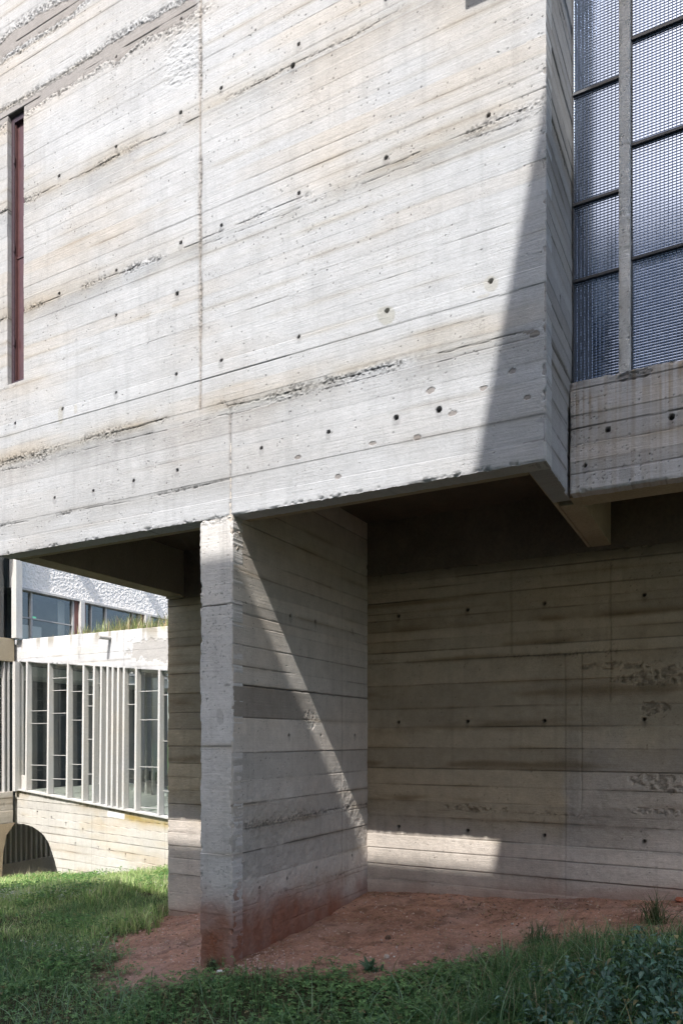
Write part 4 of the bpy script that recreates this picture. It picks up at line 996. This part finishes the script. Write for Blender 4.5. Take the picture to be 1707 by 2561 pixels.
MB().box(UW-.30, UW-.29, 11.35, 11.53, 3.3, 4.6).box(UW-.3, UW-.29, 11.9, 12.05, 3.2, 4.6).build('lit_interior_sheet', M_stucco, stw)  # white sheets standing in for the lit, whitish interior
m, nt, N, L, B = new_mat('lit_green_sign'); B.inputs['Base Color'].default_value = (.05, .35, .15, 1); B.inputs['Emission Color'].default_value = (.1, .7, .35, 1); B.inputs['Emission Strength'].default_value = .35
MB().box(UW-.33, UW-.31, 10.70, 10.80, 4.13, 4.17).build('green_sign', m, stw)
MB().box(UW-1.3, UW-.21, 10.1, 16, 2.9, 3.1).build('window_floor', M_inner, wing)
# left slice of the wing, next to the frame
MB().box(UW-.25, UW, 6, 10.02, 3.135, 3.592).build('upper_beam', M_beam, wing, bevel=.005)
fnl = board_fn([.06, .18, .31, .43], (.5,)*3, (.52, .46, .38), (.5, .47, .42), 81, depth=.006, tone=.06, crack=.4, holes=[(9.78, .33)])
panel('lower_beam', wing, M_far, (UW+.002, 0, 0), (0, 1, 0), (1, 0, 0), 6, 9.99, -.07, .56, .02, fnl, seed=82, skirt=.2)
MB().box(UW-.8, UW-.15, 6, 10.05, -.06, .55).build('floor_edge', M_body, wing)
MB().box(UW-.12, UW-.112, 6, 9.94, 3.595, 8).build('tall_pane', M_blueglass, wing)
MB().box(UW-.12, UW-.112, 6, 9.98, .56, 3.13).build('low_pane', M_glass, wing)
for v_ in (9.80, 9.90, 9.55, 9.2): MB().box(UW-.11, UW-.03, v_, v_+.035, .56, 3.13).build('wing_fin', M_pale, wing)
for z_ in (2.85, 2.65, 2.4, 2.1, 1.75, .95): MB().box(UW-.108, UW-.095, 6, 9.98, z_-.007, z_+.007).build('wing_transom', M_brown if z_ == 1.75 else M_white_bar, wing)
MB().box(UW-1.2, UW-.6, 6, 10.0, .56, 8).build('wing_interior', M_inner_dark, wing)
MB().box(UW-.02, UW+.06, 9.99, 10.095, .56, 3.14).build('end_post', M_pale, wing)
# flared leg at the very left
lg = MB()
for z0, z1, w0, w1 in ((-2.2, -1.2, .10, .11), (-1.2, -.6, .11, .15), (-.6, -.3, .15, .22), (-.3, -.07, .22, .42)):
    c_ = 9.62
    lg.hexa([(UW-.2, c_-w0, z0), (UW, c_-w0, z0), (UW, c_+w0, z0), (UW-.2, c_+w0, z0), (UW-.2, c_-w1, z1), (UW, c_-w1, z1), (UW, c_+w1, z1), (UW-.2, c_+w1, z1)])
lg.build('flared_leg', concrete_plain('ochre_concrete', (.40, .32, .22), (.46, .37, .26)), wing)
# lower fins behind the arch
for k in range(26):
    v_ = 9.7+.13*k
    MB().box(UW-.86, UW-.72, v_, v_+.045, -1.0, 0.4).build('lower_fin', M_pale, wing)
MB().box(UW-1.0, UW-.70, 8.5, 14, -2.4, -1.0).build('plinth', M_body, wing)

# ================================================================== the rest of the courtyard, behind the camera (gives the shade), plus an added shading slab beside it
def court_block(name, x0, x1, y0, y1, z0, z1, label, wface, legs=()):
    root = empty(name, ((x0+x1)/2, (y0+y1)/2, 0), label, 'building')
    MB().box(x0, x1, y0, y1, z0, z1).build('walls', M_opp if wface == '+y' else M_opp_pale, root, bevel=.02)
    if wface == '+y':
        k = x0+1
        while k < x1-1.5:
            for zz in np.arange(max(z0, 0)+4.0, z1-2.5, 3.0):
                fr = MB().box(k, k+1.2, y1+.002, y1+.06, zz, zz+1.4).build('window', M_pale, root)
                MB().box(k+.08, k+1.12, y1+.061, y1+.07, zz+.08, zz+1.32).build('pane', M_blueglass, fr)
            k += 2.2
    for (lx, ly) in legs: MB().box(lx-.2, lx+.2, ly-.2, ly+.2, -1, z0).build('pier', M_opp, root)
    return root
court_block('courtyard_building', -13, 9, -12, -4.75, -2, 13.18, 'tall concrete building behind the camera across the courtyard', '+y')
court_block('shade_slab', .3, 1.1, -4.7, 3.4, 3.75, 11.69, 'added unseen slab on legs beside the camera, shaped to block the sun', '-x', [(.85, -3), (.85, 2.8)])  # thin slab added to shade the right side, pale to bounce fill
